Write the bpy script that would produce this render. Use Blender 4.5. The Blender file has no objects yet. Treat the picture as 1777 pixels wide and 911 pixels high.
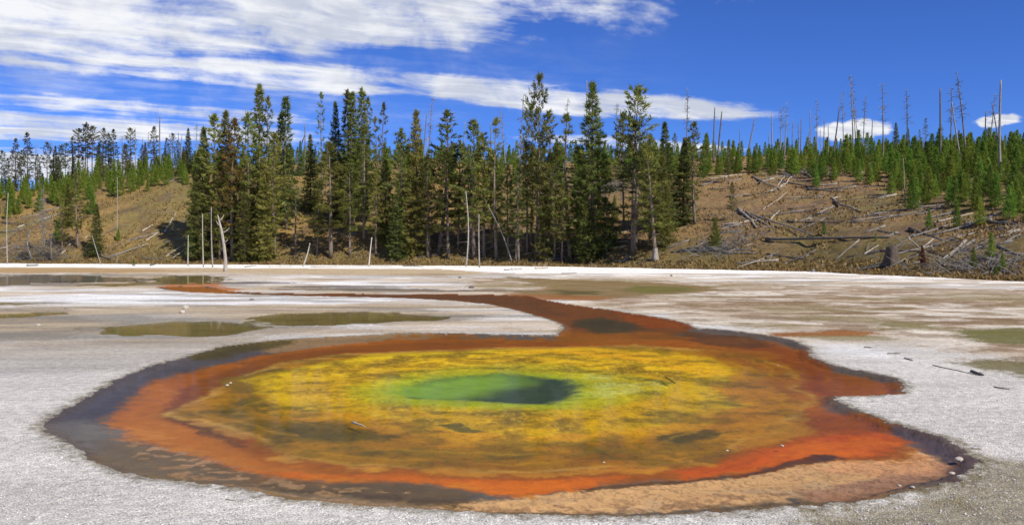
import bpy, math, random
import numpy as np
from mathutils import Vector, Matrix

SC = bpy.context.scene
COL = SC.collection
R = math.radians
# ------------------------------------------------------------------ camera
F, CX, HY, HC = 1539.0, 888.5, 430.0, 1.8          # focal length in photo pixels, image centre, horizon row, eye height
cam = bpy.data.cameras.new('camera')
camo = bpy.data.objects.new('camera', cam)
COL.objects.link(camo)
camo.location = (0, 0, HC)
camo.rotation_euler = (math.pi / 2, 0, 0)
cam.lens = 36.0 * F / 1777.0
cam.sensor_width = 36.0
cam.shift_y = -(455.5 - HY) / 1777.0
cam.clip_start, cam.clip_end = 0.1, 5000
SC.camera = camo
# ------------------------------------------------------------------ light
SUN_AZ, SUN_EL = R(134), R(43)
SUN_STRENGTH, SKY_STRENGTH = 5.0, 0.11
sv = Vector((math.sin(SUN_AZ) * math.cos(SUN_EL), math.cos(SUN_AZ) * math.cos(SUN_EL), math.sin(SUN_EL)))
sun = bpy.data.lights.new('sun', 'SUN')
sun.energy, sun.angle, sun.color = SUN_STRENGTH, R(0.5), (1.0, 0.94, 0.84)
suno = bpy.data.objects.new('sun', sun)
COL.objects.link(suno)
suno.location = sv * 100
suno.rotation_euler = (-sv).to_track_quat('-Z', 'Y').to_euler()
vs = SC.view_settings
vs.view_transform, vs.look, vs.exposure, vs.gamma = 'Standard', 'None', 0.28, 1.0
vs.use_curve_mapping = False
SC.cycles.max_bounces = 6
SC.cycles.diffuse_bounces = 3
SC.cycles.glossy_bounces = 2
SC.cycles.transmission_bounces = 3
SC.cycles.transparent_max_bounces = 6
SC.cycles.caustics_reflective = False
SC.cycles.caustics_refractive = False


class NT:
    """small helper round a node tree"""
    def __init__(s, tree):
        s.t = tree; s.n = tree.nodes; s.l = tree.links
    def new(s, typ, **kw):
        n = s.n.new(typ)
        for k, v in kw.items():
            setattr(n, k, v)
        return n
    def link(s, a, b):
        s.l.new(a, b)
    def put(s, sock, v):
        if isinstance(v, bpy.types.NodeSocket):
            s.l.new(v, sock)
        else:
            sock.default_value = v
    def math(s, op, a, b=0.0, clamp=False):
        n = s.new('ShaderNodeMath', operation=op, use_clamp=clamp)
        s.put(n.inputs[0], a); s.put(n.inputs[1], b)
        return n.outputs[0]
    def range(s, v, a, b, c=0.0, d=1.0, smooth=False):
        n = s.new('ShaderNodeMapRange')
        if smooth: n.interpolation_type = 'SMOOTHSTEP'
        s.put(n.inputs[0], v)
        for i, q in enumerate((a, b, c, d)): n.inputs[i + 1].default_value = q
        return n.outputs[0]
    def mix(s, fac, a, b, blend='MIX'):
        n = s.new('ShaderNodeMix', data_type='RGBA', blend_type=blend)
        s.put(n.inputs[0], fac); s.put(n.inputs[6], a); s.put(n.inputs[7], b)
        return n.outputs[2]
    def noise(s, vec, scale, detail=4, rough=.55, dist=0.0):
        n = s.new('ShaderNodeTexNoise')
        if vec is not None: s.l.new(vec, n.inputs['Vector'])
        n.inputs['Scale'].default_value = scale; n.inputs['Detail'].default_value = detail
        n.inputs['Roughness'].default_value = rough; n.inputs['Distortion'].default_value = dist
        return n.outputs['Fac']
    def mapping(s, vec, loc=(0, 0, 0), rot=(0, 0, 0), scale=(1, 1, 1), typ='POINT'):
        n = s.new('ShaderNodeMapping', vector_type=typ)
        s.l.new(vec, n.inputs[0])
        n.inputs[1].default_value = loc; n.inputs[2].default_value = rot; n.inputs[3].default_value = scale
        return n.outputs[0]


# ------------------------------------------------------------------ sky
world = bpy.data.worlds.new('World')
SC.world = world
world.use_nodes = True
w = NT(world.node_tree)
bg = w.n['Background']
bg.inputs[1].default_value = SKY_STRENGTH
sky = w.new('ShaderNodeTexSky', sky_type='NISHITA')
sky.sun_disc = False
sky.sun_elevation, sky.sun_rotation = SUN_EL, SUN_AZ
sky.altitude, sky.air_density, sky.dust_density, sky.ozone_density = 3000, 1.0, 0.2, 4.0
blue = w.mix(1.0, sky.outputs[0], (0.33, 0.53, 1.0, 1), 'MULTIPLY')
tc = w.new('ShaderNodeTexCoord')
sep = w.new('ShaderNodeSeparateXYZ'); w.link(tc.outputs['Generated'], sep.inputs[0])
zc = w.math('MAXIMUM', sep.outputs[2], 0.03)
comb = w.new('ShaderNodeCombineXYZ')
w.link(w.math('DIVIDE', sep.outputs[0], zc), comb.inputs[0])
w.link(w.math('DIVIDE', sep.outputs[1], zc), comb.inputs[1])
P = comb.outputs[0]                                   # point on a flat cloud layer one unit up


def cloud_patch(cx, cy, a, b, deg, soft):
    v = w.mapping(P, (cx, cy, 0), (0, 0, R(deg)), (a, b, 1), 'TEXTURE')
    n = w.new('ShaderNodeVectorMath', operation='LENGTH'); w.link(v, n.inputs[0])
    return w.range(n.outputs['Value'], 1.0 + soft, 1.0 - soft, 0, 1, True)


warp = w.new('ShaderNodeTexNoise'); w.link(P, warp.inputs['Vector'])
warp.inputs['Scale'].default_value = 1.3; warp.inputs['Detail'].default_value = 3
wv = w.new('ShaderNodeVectorMath', operation='MULTIPLY_ADD')
w.link(warp.outputs['Color'], wv.inputs[0]); wv.inputs[1].default_value = (.45, .45, 0); w.link(P, wv.inputs[2])
rot = w.mapping(wv.outputs[0], (0, 0, 0), (0, 0, R(-33)))
streak = w.mapping(rot, scale=(0.62, 2.0, 1))
n1 = w.noise(streak, 1.15, 9, .58, .3)
puff = w.noise(w.mapping(rot, (3, 1, 0), scale=(1.2, 1.9, 1)), 2.6, 9, .6)
dpf = w.noise(w.mapping(tc.outputs['Generated'], scale=(1, 1, 1.5)), 13, 9, .58, .4)
dp2 = w.noise(w.mapping(tc.outputs['Generated'], (2, 0, 1), scale=(1, 1, 1.4)), 42, 7, .6)
nz = w.math('ADD', w.math('ADD', w.math('MULTIPLY', n1, .36), w.math('MULTIPLY', puff, .20)), w.math('MULTIPLY', dpf, .44))
m = None
for args, wt in (((-2.3, 3.1, 2.95, 1.62, 4, .32), 1.0), ((-1.2, 5.25, 1.9, .52, 22, .5), .88), ((.75, 6.25, 1.45, .5, 24, .45), .92),
                 ((-4.0, 7.3, 2.3, 1.0, 22, .45), .98), ((-2.7, 6.4, 1.7, .45, 27, .5), .72), ((-6.2, 11.5, 3.2, 2.6, 30, .5), 1.0), ((1.3, 8.6, 1.5, .42, 30, .5), .66),
                 ((-9, -3, 8, 9, 0, .5), .72)):
    e = w.math('MULTIPLY', cloud_patch(*args), wt)
    m = e if m is None else w.math('MAXIMUM', m, e)
dens = w.math('ADD', w.math('MULTIPLY', m, .50), w.math('MULTIPLY', w.math('SUBTRACT', nz, .455), 2.0))
cov = w.math('MULTIPLY', w.range(dens, .26, .62, 0, 1, True), w.range(m, .02, .35, 0, 1, True))
small = w.math('MAXIMUM', cloud_patch(2.93, 7.6, .70, .30, 69, .45), cloud_patch(3.83, 7.0, .40, .15, 61, .5))
sm = w.range(w.math('ADD', small, w.math('MULTIPLY', w.math('SUBTRACT', dp2, .5), 2.4)), .30, .85, 0, 1, True)
veil = w.math('MULTIPLY', w.math('MULTIPLY', cloud_patch(-2.5, 5.0, 2.5, 1.9, 22, .6), w.range(nz, .42, .66, 0, 1, True)), .38)
sm = w.math('MULTIPLY', sm, w.range(small, 0.0, .25, 0, 1, True))
alpha = w.math('MAXIMUM', w.math('MAXIMUM', veil, w.math('MULTIPLY', cov, .94)), w.math('MULTIPLY', sm, .96))
alpha = w.math('MULTIPLY', alpha, w.range(sep.outputs[2], .02, .07))
body = w.math('ADD', w.math('MULTIPLY', w.noise(w.mapping(rot, (1, 0, 0), scale=(.8, 2.2, 1)), 2.2, 7, .58), .4), w.math('MULTIPLY', w.noise(w.mapping(tc.outputs['Generated'], (5, 3, 1), scale=(1, 1, 1.8)), 11, 7, .55), .6))
ccol = w.mix(w.range(body, .40, .60, 0, 1, True), (4.6, 4.9, 5.6, 1), (7.3, 7.35, 7.4, 1))
w.link(w.mix(alpha, blue, ccol), bg.inputs[0])

# ------------------------------------------------------------------ helpers
rng = np.random.default_rng(7)
rnd = random.Random(11)


def lin(c):
    c = np.asarray(c, float) / 255.0
    return np.where(c <= .04045, c / 12.92, ((c + .055) / 1.055) ** 2.4)


def _hash(ix, iy, seed):
    h = (ix.astype(np.int64) * 374761393 + iy.astype(np.int64) * 668265263 + seed * 144665) & 0x7fffffff
    h = ((h ^ (h >> 13)) * 1274126177) & 0x7fffffff
    h = h ^ (h >> 16)
    return (h & 0xffff) / 65535.0


def vnoise(x, y, seed=0):
    x = np.asarray(x, float); y = np.asarray(y, float)
    ix = np.floor(x); iy = np.floor(y)
    fx = x - ix; fy = y - iy
    fx = fx * fx * (3 - 2 * fx); fy = fy * fy * (3 - 2 * fy)
    a = _hash(ix, iy, seed); b = _hash(ix + 1, iy, seed)
    c = _hash(ix, iy + 1, seed); d = _hash(ix + 1, iy + 1, seed)
    return (a + (b - a) * fx) * (1 - fy) + (c + (d - c) * fx) * fy


def fbm(x, y, seed=0, octv=4):
    s, amp, tot = 0.0, 1.0, 0.0
    for i in range(octv):
        s = s + amp * vnoise(x * 2 ** i + 17.3 * i, y * 2 ** i - 9.1 * i, seed + i); tot += amp; amp *= .5
    return s / tot


def sstep(a, b, x):
    t = np.clip((x - a) / (b - a), 0, 1)
    return t * t * (3 - 2 * t)


def mesh_of(name, V, Fc, mats, smooth=False, col=None, fmat=None):
    """one mesh from vertex and triangle / quad arrays"""
    V = np.asarray(V, np.float32).reshape(-1, 3); Fc = np.asarray(Fc, np.int32)
    me = bpy.data.meshes.new(name)
    k = Fc.shape[1]
    me.vertices.add(len(V)); me.vertices.foreach_set('co', V.ravel())
    me.loops.add(Fc.size); me.loops.foreach_set('vertex_index', Fc.ravel())
    me.polygons.add(len(Fc)); me.polygons.foreach_set('loop_start', np.arange(0, Fc.size, k, dtype=np.int32))
    for mt in (mats if isinstance(mats, (list, tuple)) else [mats]): me.materials.append(mt)
    if smooth: me.polygons.foreach_set('use_smooth', np.ones(len(Fc), bool))
    if fmat is not None: me.polygons.foreach_set('material_index', np.asarray(fmat, np.int32))
    if col is not None:
        a = me.color_attributes.new('col', 'FLOAT_COLOR', 'POINT')
        c = np.ones((len(V), 4), np.float32); c[:, :col.shape[1]] = col
        a.data.foreach_set('color', c.ravel())
    me.update(); me.validate()
    return me


def link(name, me, parent=None):
    o = bpy.data.objects.new(name, me)
    COL.objects.link(o)
    if parent is not None: o.parent = parent
    return o


def tag(o, label=None, cat=None, group=None, kind=None):
    for k, v in (('label', label), ('category', cat), ('group', group), ('kind', kind)):
        if v: o[k] = v
    return o


def empty(name, loc):
    o = bpy.data.objects.new(name, None)
    COL.objects.link(o); o.location = loc; o.empty_display_size = .2
    return o


class MB:
    """collects shapes into one vertex / triangle list"""
    def __init__(s): s.V = []; s.F = []; s.n = 0
    def add(s, V, Fc):
        V = np.asarray(V, float).reshape(-1, 3)
        s.V.append(V); s.F.append(np.asarray(Fc, int).reshape(-1, 3) + s.n); s.n += len(V)
    def tube(s, pts, rad, k=6, cap=True):
        pts = np.asarray(pts, float); rad = np.broadcast_to(np.asarray(rad, float), (len(pts),))
        T = np.gradient(pts, axis=0); T /= np.linalg.norm(T, axis=1)[:, None] + 1e-9
        ref = np.array([0, 0, 1.]) if abs(T[0][2]) < .8 else np.array([1., 0, 0])
        A = np.cross(T, ref); A /= np.linalg.norm(A, axis=1)[:, None] + 1e-9
        B = np.cross(T, A)
        th = np.linspace(0, 2 * math.pi, k, endpoint=False)
        ring = pts[:, None] + rad[:, None, None] * (np.cos(th)[None, :, None] * A[:, None] + np.sin(th)[None, :, None] * B[:, None])
        V = ring.reshape(-1, 3); Fc = []
        for i in range(len(pts) - 1):
            for j in range(k):
                a, b = i * k + j, i * k + (j + 1) % k
                Fc += [(a, b, b + k), (a, b + k, a + k)]
        if cap:
            e = (len(pts) - 1) * k
            V = np.vstack([V, pts[0], pts[-1]]); c0, c1 = len(V) - 2, len(V) - 1
            for j in range(k):
                Fc += [(c0, (j + 1) % k, j), (c1, e + j, e + (j + 1) % k)]
        s.add(V, Fc)
    def mesh(s, name, mat, smooth=True):
        return mesh_of(name, np.vstack(s.V), np.vstack(s.F), mat, smooth)


def ground_pt(px, py, z=0.0):
    Y = (HC - z) * F / (py - HY)
    return np.array([(px - CX) / F * Y, Y, z])


# ------------------------------------------------------------------ lie of the land
TOE_X = [-600, 0, 400, 800, 1000, 1200, 1400, 1600, 1777, 2400]
TOE_Y = [456, 457, 459, 461, 463, 467, 471, 480, 488, 505]
CRX = [-600, 0, 100, 200, 300, 340, 500, 700, 900, 1100, 1300, 1500, 1777, 2400]
CRY = [355, 338, 325, 310, 298, 292, 290, 287, 285, 284, 283, 283, 281, 278]
CRD = [150, 150, 150, 150, 150, 150, 150, 152, 152, 152, 152, 152, 150, 145]


def toe_of(px):
    px = np.asarray(px, float)
    return HC * F / (np.interp(px, TOE_X, TOE_Y) - HY)


def hill_z(X, Y):
    X = np.asarray(X, float); Y = np.asarray(Y, float)
    px = CX + F * X / np.maximum(Y, 5)
    toe = toe_of(px); cd = np.interp(px, CRX, CRD)
    H = (HY - np.interp(px, CRX, CRY)) / F * cd + HC
    t = (Y - toe) / (cd - toe)
    tc_ = np.clip(t, 0, 1)
    s = np.sin(tc_ * math.pi / 2)
    s = s * sstep(-.02, .10, tc_)
    z = H * s + np.where(t > 1, -(t - 1) * 6.0, 0) + np.where(t < 0, t * 6.0, 0)
    ramp = sstep(0.0, .12, t)
    z = z + ramp * ((fbm(X / 14, Y / 14, 5, 3) - .5) * 1.6 + (fbm(X / 2.5, Y / 2.5, 9, 3) - .5) * .5)
    return z


def hit(px, py):
    """where the sight line through a photo pixel meets the hill (or the flat)"""
    u = (px - CX) / F; v = (HY - py) / F
    Ys = np.arange(20.0, 160.0, .4)
    zr = HC + v * Ys
    toe = float(toe_of(px))
    zt = np.where(Ys < toe, 0.0, hill_z(u * Ys, Ys))
    below = np.nonzero(zr <= zt)[0]
    Y = Ys[below[0]] if len(below) else 150.0
    return np.array([u * Y, Y, float(hill_z(u * Y, Y)) if Y >= toe else 0.0])


def at_depth(px, Y):
    X = (px - CX) / F * Y
    return np.array([X, Y, float(hill_z(X, Y)) if Y > toe_of(px) else 0.0])


# ------------------------------------------------------------------ materials
def new_mat(name):
    mt = bpy.data.materials.new(name); mt.use_nodes = True
    return mt, NT(mt.node_tree), mt.node_tree.nodes['Principled BSDF']


def mat_flat(name, grain, bump, spec, vlo, vhi, mid=.16, big=.10):
    """sinter or mat: vertex colour of the deposit, with grain and relief"""
    mt, t, b = new_mat(name)
    at = t.new('ShaderNodeAttribute', attribute_name='col')
    geo = t.new('ShaderNodeNewGeometry'); pos = geo.outputs['Position']
    g = t.noise(pos, grain, 3, .7)
    g2 = t.noise(pos, grain * .13, 5, .65)
    g3 = t.noise(t.mapping(pos, scale=(.35, 1, 1)), 1.1, 5, .6)
    f = t.math('MULTIPLY', t.range(g, .32, .68, vlo, vhi), t.math('MULTIPLY', t.range(g2, .3, .7, 1 - mid, 1 + mid * .9), t.range(g3, .3, .7, 1 - big, 1 + big * .8)))
    fc = t.new('ShaderNodeCombineXYZ')
    for i in range(3): t.link(f, fc.inputs[i])
    t.link(t.mix(1.0, at.outputs['Color'], fc.outputs[0], 'MULTIPLY'), b.inputs['Base Color'])
    t.link(t.range(at.outputs['Alpha'], 0, 1, .95, .5), b.inputs['Roughness'])
    b.inputs['Specular IOR Level'].default_value = spec
    bp = t.new('ShaderNodeBump'); bp.inputs['Strength'].default_value = 1.0; bp.inputs['Distance'].default_value = bump
    t.link(t.math('ADD', g, t.math('MULTIPLY', g2, 2.0)), bp.inputs['Height']); t.link(bp.outputs[0], b.inputs['Normal'])
    return mt


M = {}
M['sinter'] = mat_flat('sinter', 70, .018, .2, .36, 1.52, .26, .17)
M['mat'] = mat_flat('microbial_mat', 40, .005, .15, .86, 1.13)
for wname, wfac, wrough in (('water', .14, .05), ('still_water', .68, .02)):
  mt, t, b = new_mat(wname)
  t.n.remove(b)
  fr = t.new('ShaderNodeFresnel'); fr.inputs['IOR'].default_value = 1.33
  tr = t.new('ShaderNodeBsdfTransparent'); tr.inputs[0].default_value = (.97, .98, .97, 1)
  gl = t.new('ShaderNodeBsdfGlossy'); gl.inputs['Roughness'].default_value = wrough
  geo = t.new('ShaderNodeNewGeometry')
  bp = t.new('ShaderNodeBump'); bp.inputs['Strength'].default_value = .35; bp.inputs['Distance'].default_value = .004
  t.link(t.noise(t.mapping(geo.outputs['Position'], scale=(1, .5, 1)), 7, 3, .5), bp.inputs['Height'])
  t.link(bp.outputs[0], gl.inputs['Normal'])
  mx = t.new('ShaderNodeMixShader')
  t.link(t.math('MULTIPLY', fr.outputs[0], wfac), mx.inputs[0]); t.link(tr.outputs[0], mx.inputs[1]); t.link(gl.outputs[0], mx.inputs[2])
  t.link(mx.outputs[0], t.n['Material Output'].inputs['Surface'])
  M[wname] = mt


def mat_needles(name, c1, c2, rand=.36, trans=.5):
    mt, t, b = new_mat(name)
    at = t.new('ShaderNodeAttribute', attribute_name='col')
    oi = t.new('ShaderNodeObjectInfo')
    base = t.mix(at.outputs['Fac'], c1 + (1,), c2 + (1,))
    f = t.range(oi.outputs['Random'], 0, 1, 1 - rand, 1 + rand)
    hs = t.new('ShaderNodeHueSaturation')
    t.link(t.range(t.math('FRACT', t.math('MULTIPLY', oi.outputs['Random'], 7.13)), 0, 1, .462, .522), hs.inputs['Hue'])
    hs.inputs['Saturation'].default_value = 1.0; t.link(f, hs.inputs['Value']); t.link(base, hs.inputs['Color'])
    b.inputs['Roughness'].default_value = .6; b.inputs['Specular IOR Level'].default_value = .25
    t.link(hs.outputs[0], b.inputs['Base Color'])
    tl = t.new('ShaderNodeBsdfTranslucent'); t.link(hs.outputs[0], tl.inputs[0])
    mx = t.new('ShaderNodeMixShader'); mx.inputs[0].default_value = trans
    t.link(b.outputs[0], mx.inputs[1]); t.link(tl.outputs[0], mx.inputs[2])
    t.link(mx.outputs[0], t.n['Material Output'].inputs['Surface'])
    return mt


M['pine'] = mat_needles('pine_needles', (.095, .120, .026), (.305, .325, .074))
M['dark_pine'] = mat_needles('dark_needles', (.075, .108, .028), (.250, .285, .068))
M['ridge_pine'] = mat_needles('ridge_needles', (.065, .074, .024), (.200, .205, .068))
M['rust_pine'] = mat_needles('rusty_needles', (.13, .105, .026), (.33, .235, .06), .1)
M['sapling'] = mat_needles('sapling_needles', (.090, .160, .020), (.250, .350, .050), .3)
M['dead_red'] = mat_needles('dead_needles', (.06, .02, .012), (.16, .06, .04), .1)


def mat_wood(name, c1, c2, rand=.25):
    mt, t, b = new_mat(name)
    tcn = t.new('ShaderNodeTexCoord'); oi = t.new('ShaderNodeObjectInfo')
    n = t.noise(t.mapping(tcn.outputs['Object'], scale=(5, 5, 1.2)), 3.0, 5, .65)
    hs = t.new('ShaderNodeHueSaturation')
    t.link(t.mix(t.range(n, .32, .68), c1 + (1,), c2 + (1,)), hs.inputs['Color'])
    t.link(t.range(oi.outputs['Random'], 0, 1, 1 - rand, 1 + rand), hs.inputs['Value'])
    t.link(hs.outputs[0], b.inputs['Base Color'])
    b.inputs['Roughness'].default_value = .9; b.inputs['Specular IOR Level'].default_value = .15
    bp = t.new('ShaderNodeBump'); bp.inputs['Strength'].default_value = .6; bp.inputs['Distance'].default_value = .03
    t.link(n, bp.inputs['Height']); t.link(bp.outputs[0], b.inputs['Normal'])
    return mt


M['bark'] = mat_wood('bark', (.10, .075, .055), (.24, .19, .15))
M['grey_wood'] = mat_wood('weathered_wood', (.12, .11, .10), (.30, .28, .255), .35)
M['dark_wood'] = mat_wood('charred_wood', (.085, .076, .068), (.26, .235, .21), .35)
M['pale_wood'] = mat_wood('bleached_wood', (.32, .275, .22), (.58, .53, .455), .15)
M['stump_wood'] = mat_wood('stump_wood', (.045, .036, .03), (.14, .11, .085), .1)
M['pale_bark'] = mat_wood('pale_bark', (.19, .165, .135), (.40, .36, .31), .2)

mt, t, b = new_mat('hill_soil')
at = t.new('ShaderNodeAttribute', attribute_name='col'); geo = t.new('ShaderNodeNewGeometry')
g = t.noise(geo.outputs['Position'], 2.2, 8, .72); g2 = t.noise(geo.outputs['Position'], .45, 5, .6)
c = t.mix(t.range(g, .38, .64, 0, .58), at.outputs['Color'], (.07, .046, .027, 1))
c = t.mix(t.range(g2, .45, .62, 0, .35), c, (.27, .19, .07, 1))
t.link(c, b.inputs['Base Color']); b.inputs['Roughness'].default_value = .95; b.inputs['Specular IOR Level'].default_value = .1
bp = t.new('ShaderNodeBump'); bp.inputs['Strength'].default_value = 1; bp.inputs['Distance'].default_value = .25
t.link(g, bp.inputs['Height']); t.link(bp.outputs[0], b.inputs['Normal'])
M['hill'] = mt
M['grass'] = mat_needles('dry_grass', (.15, .095, .034), (.31, .21, .075), .1, .25)
mt, t, b = new_mat('pebble')
at = t.new('ShaderNodeAttribute', attribute_name='col')
t.link(at.outputs['Color'], b.inputs['Base Color']); b.inputs['Roughness'].default_value = .9
M['pebble'] = mt
mt, t, b = new_mat('sinter_stone')
tcn = t.new('ShaderNodeTexCoord')
t.link(t.mix(t.range(t.noise(tcn.outputs['Object'], 14, 5, .7), .35, .65), (.28, .23, .17, 1), (.60, .56, .49, 1)), b.inputs['Base Color'])
b.inputs['Roughness'].default_value = .9
M['stone'] = mt
# ------------------------------------------------------------------ the sinter flat and the spring: outlines in photo pixels, carried to the ground plane
POOL = [(78, 737), (100, 720), (150, 692), (201, 662), (262, 637), (338, 615), (398, 600), (480, 590), (600, 584), (700, 578), (800, 579), (900, 581),
        (970, 581), (978, 572), (976, 562), (940, 550), (890, 537), (850, 528), (780, 521), (700, 517), (620, 515), (560, 514), (500, 512.5), (440, 511),
        (400, 509.5), (360, 508), (320, 506.5), (285, 502), (270, 498), (310, 496.5), (360, 497), (375, 501), (400, 505), (440, 507.5), (500, 508.5), (560, 509), (650, 509.5),
        (780, 510), (860, 511), (915, 513), (945, 521), (1000, 530), (1060, 538), (1120, 548), (1165, 555), (1190, 561), (1203, 569), (1262, 573), (1336, 583),
        (1375, 592), (1400, 604), (1402, 616), (1439, 633), (1500, 646), (1548, 656), (1568, 669), (1566, 683), (1500, 687), (1444, 688), (1450, 697),
        (1480, 711), (1540, 735), (1600, 749), (1641, 761), (1678, 782), (1690, 800), (1656, 832), (1589, 848), (1530, 860), (1455, 873), (1350, 881),
        (1250, 888), (1100, 894), (1000, 894), (850, 890), (750, 883), (650, 876), (579, 871), (501, 865), (418, 847), (331, 836), (243, 825), (191, 812),
        (145, 789), (114, 763), (85, 750)]
VENT = [(x_, y_ - 2) for x_, y_ in ((678, 674), (700, 661), (742, 651), (790, 645), (868, 640), (930, 645), (985, 650), (1008, 660), (1010, 672), (990, 685), (950, 693), (890, 692), (840, 688), (780, 686), (715, 684))]
ORANGE = [(186, 729), (222, 688), (274, 654), (340, 636), (424, 616), (520, 600), (610, 590), (700, 584), (850, 585), (1000, 586), (1150, 580), (1260, 580), (1340, 590), (1390, 606), (1396, 622), (1440, 640),
          (1500, 652), (1545, 662), (1562, 672), (1555, 681), (1480, 683), (1425, 684), (1430, 702), (1480, 722), (1545, 748), (1600, 775), (1560, 790), (1440, 785), (1300, 803), (1180, 815), (1010, 830), (900, 842), (800, 830),
          (650, 817), (558, 819), (455, 811), (393, 789), (310, 772), (233, 752)]
AMBER = [(290, 709), (330, 685), (385, 660), (430, 637), (480, 622), (600, 605), (850, 597), (1100, 592), (1250, 600), (1330, 615), (1385, 645), (1410, 685), (1395, 718), (1350, 742),
         (1300, 768), (1200, 790), (1050, 800), (900, 803), (750, 800), (621, 793), (517, 783), (450, 762), (424, 742), (350, 722)]
YELLOW = [(437, 650), (500, 630), (580, 617), (700, 607), (850, 601), (1000, 598), (1130, 600), (1220, 614), (1272, 640), (1265, 672), (1300, 690), (1240, 716), (1150, 735), (1050, 750), (920, 757),
          (790, 747), (680, 728), (600, 716), (520, 707), (460, 682)]
PUDDLES = [('wide olive pool on the white crust right behind the spring', [(440, 552), (480, 546), (520, 541), (600, 538), (690, 541), (740, 546), (760, 549), (735, 557), (650, 561), (560, 562), (490, 563), (462, 560)]),
           ('olive brown pool with tree reflections, left of the wider one', [(458, 567), (425, 578), (330, 582), (220, 580), (155, 575), (165, 568), (220, 562), (330, 555), (400, 557), (440, 561)]),
           ('small strip of brown water at the left edge of the white flat', [(-60, 545), (0, 543), (60, 541), (115, 540), (125, 544), (60, 548), (0, 551), (-60, 553)]),
           ('wide grey shallow pool at far left below the wooded hill', [(-120, 484), (0, 480), (60, 476), (170, 478), (260, 484), (250, 487), (180, 490), (100, 489), (40, 494), (-120, 497)]),
           ('narrow dark sheet of water beside the orange patch at far left', [(280, 480), (330, 477), (390, 479), (378, 488), (340, 493), (260, 494), (190, 496), (180, 493), (250, 490)]),
           ('thin olive streak of water on the white crust at left', [(-60, 524), (0, 523), (45, 524), (70, 526), (40, 528), (-60, 528)])]


def to_world(poly):
    return np.array([ground_pt(x, y)[:2] for x, y in poly])


def sdf(poly, X, Y):
    """signed distance to a polygon, negative inside"""
    d2 = np.full(X.shape, 1e18); inside = np.zeros(X.shape, bool)
    n = len(poly)
    for i in range(n):
        ax, ay = poly[i]; bx, by = poly[(i + 1) % n]
        ex, ey = bx - ax, by - ay
        wx, wy = X - ax, Y - ay
        h = np.clip((wx * ex + wy * ey) / (ex * ex + ey * ey + 1e-12), 0, 1)
        d2 = np.minimum(d2, (wx - ex * h) ** 2 + (wy - ey * h) ** 2)
        c = (ay > Y) != (by > Y)
        if abs(ey) > 1e-9:
            inside ^= c & (X < ex * (Y - ay) / ey + ax)
    d = np.sqrt(d2)
    return np.where(inside, -d, d)


rows = np.concatenate([np.array([455.5]), np.arange(456.5, 520, .8), np.arange(520, 920, 1.15), np.geomspace(922, 3000, 40)])
cols = np.concatenate([np.linspace(-800, -130, 45), np.arange(-120, 1900, 1.9), np.linspace(1910, 2600, 45)])
NR, NC = len(rows), len(cols)
PXg, PYg = np.meshgrid(cols, rows)
GY = HC * F / (PYg - HY)
GX = (PXg - CX) / F * GY
X, Y = GX.ravel(), GY.ravel()
wx1 = fbm(X * 1.1, Y * 1.1, 21, 5) - .5; wy1 = fbm(X * 1.1, Y * 1.1, 41, 5) - .5          # slow wander of the edges
wx2 = fbm(X * 7, Y * 7, 61, 3) - .5; wy2 = fbm(X * 7, Y * 7, 81, 3) - .5                   # ragged edges
nf = fbm(X * 5, Y * 5, 101, 4); nm = fbm(X * 1.6, Y * 1.6, 121, 4); nl = fbm(X * .25, Y * .6, 141, 4)
nspk = fbm(X * 13, Y * 13, 151, 3) * .6 + fbm(X * 34, Y * 34, 155, 2) * .4
nstr = fbm(X * .35, Y * 1.4, 161, 5)
sd_pool = sdf(to_world(POOL), X + wx1 * .14 + wx2 * .10, Y + wy1 * .14 + wy2 * .10) + (nspk - .5) * .10
sd_vent = np.full(X.shape, 9.0)
near = (sd_pool < 1.5)
sd_vent[near] = sdf(to_world(VENT), X[near] + wx2[near] * .16, Y[near] + wy2[near] * .16)
col = np.tile(lin((208, 203, 193)), (len(X), 1))
wet = np.zeros(len(X))


def paint(poly, rgb, soft, warp=.2, op=1.0, fld=None, only=None, wetv=None):
    """lay one deposit over the ground: soft = width of its edge in metres"""
    pw = to_world(poly) if not isinstance(poly, np.ndarray) else poly
    pad = soft + warp + .05
    s = (X > pw[:, 0].min() - pad) & (X < pw[:, 0].max() + pad) & (Y > pw[:, 1].min() - pad) & (Y < pw[:, 1].max() + pad)
    if only is not None: s &= only
    if only is inn: soft = soft * .6
    i = np.nonzero(s)[0]
    if not len(i): return
    d = sdf(pw, X[i] + wx1[i] * warp * 2 + wx2[i] * warp * .6, Y[i] + wy1[i] * warp * 2 + wy2[i] * warp * .6)
    d = d + (nspk[i] - .5) * (soft * .9 + .06)
    a = sstep(soft * .4, -soft * .4, d) * op
    if fld is not None: a = a * fld[i]
    col[i] = col[i] * (1 - a[:, None]) + lin(rgb) * a[:, None]
    if wetv is not None: wet[i] = wet[i] * (1 - a) + wetv * a


inn = sd_pool < .02
out = ~inn
brk = sstep(.42, .58, nstr); brk2 = sstep(.45, .55, nf); mot = sstep(.36, .64, nm)
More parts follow.
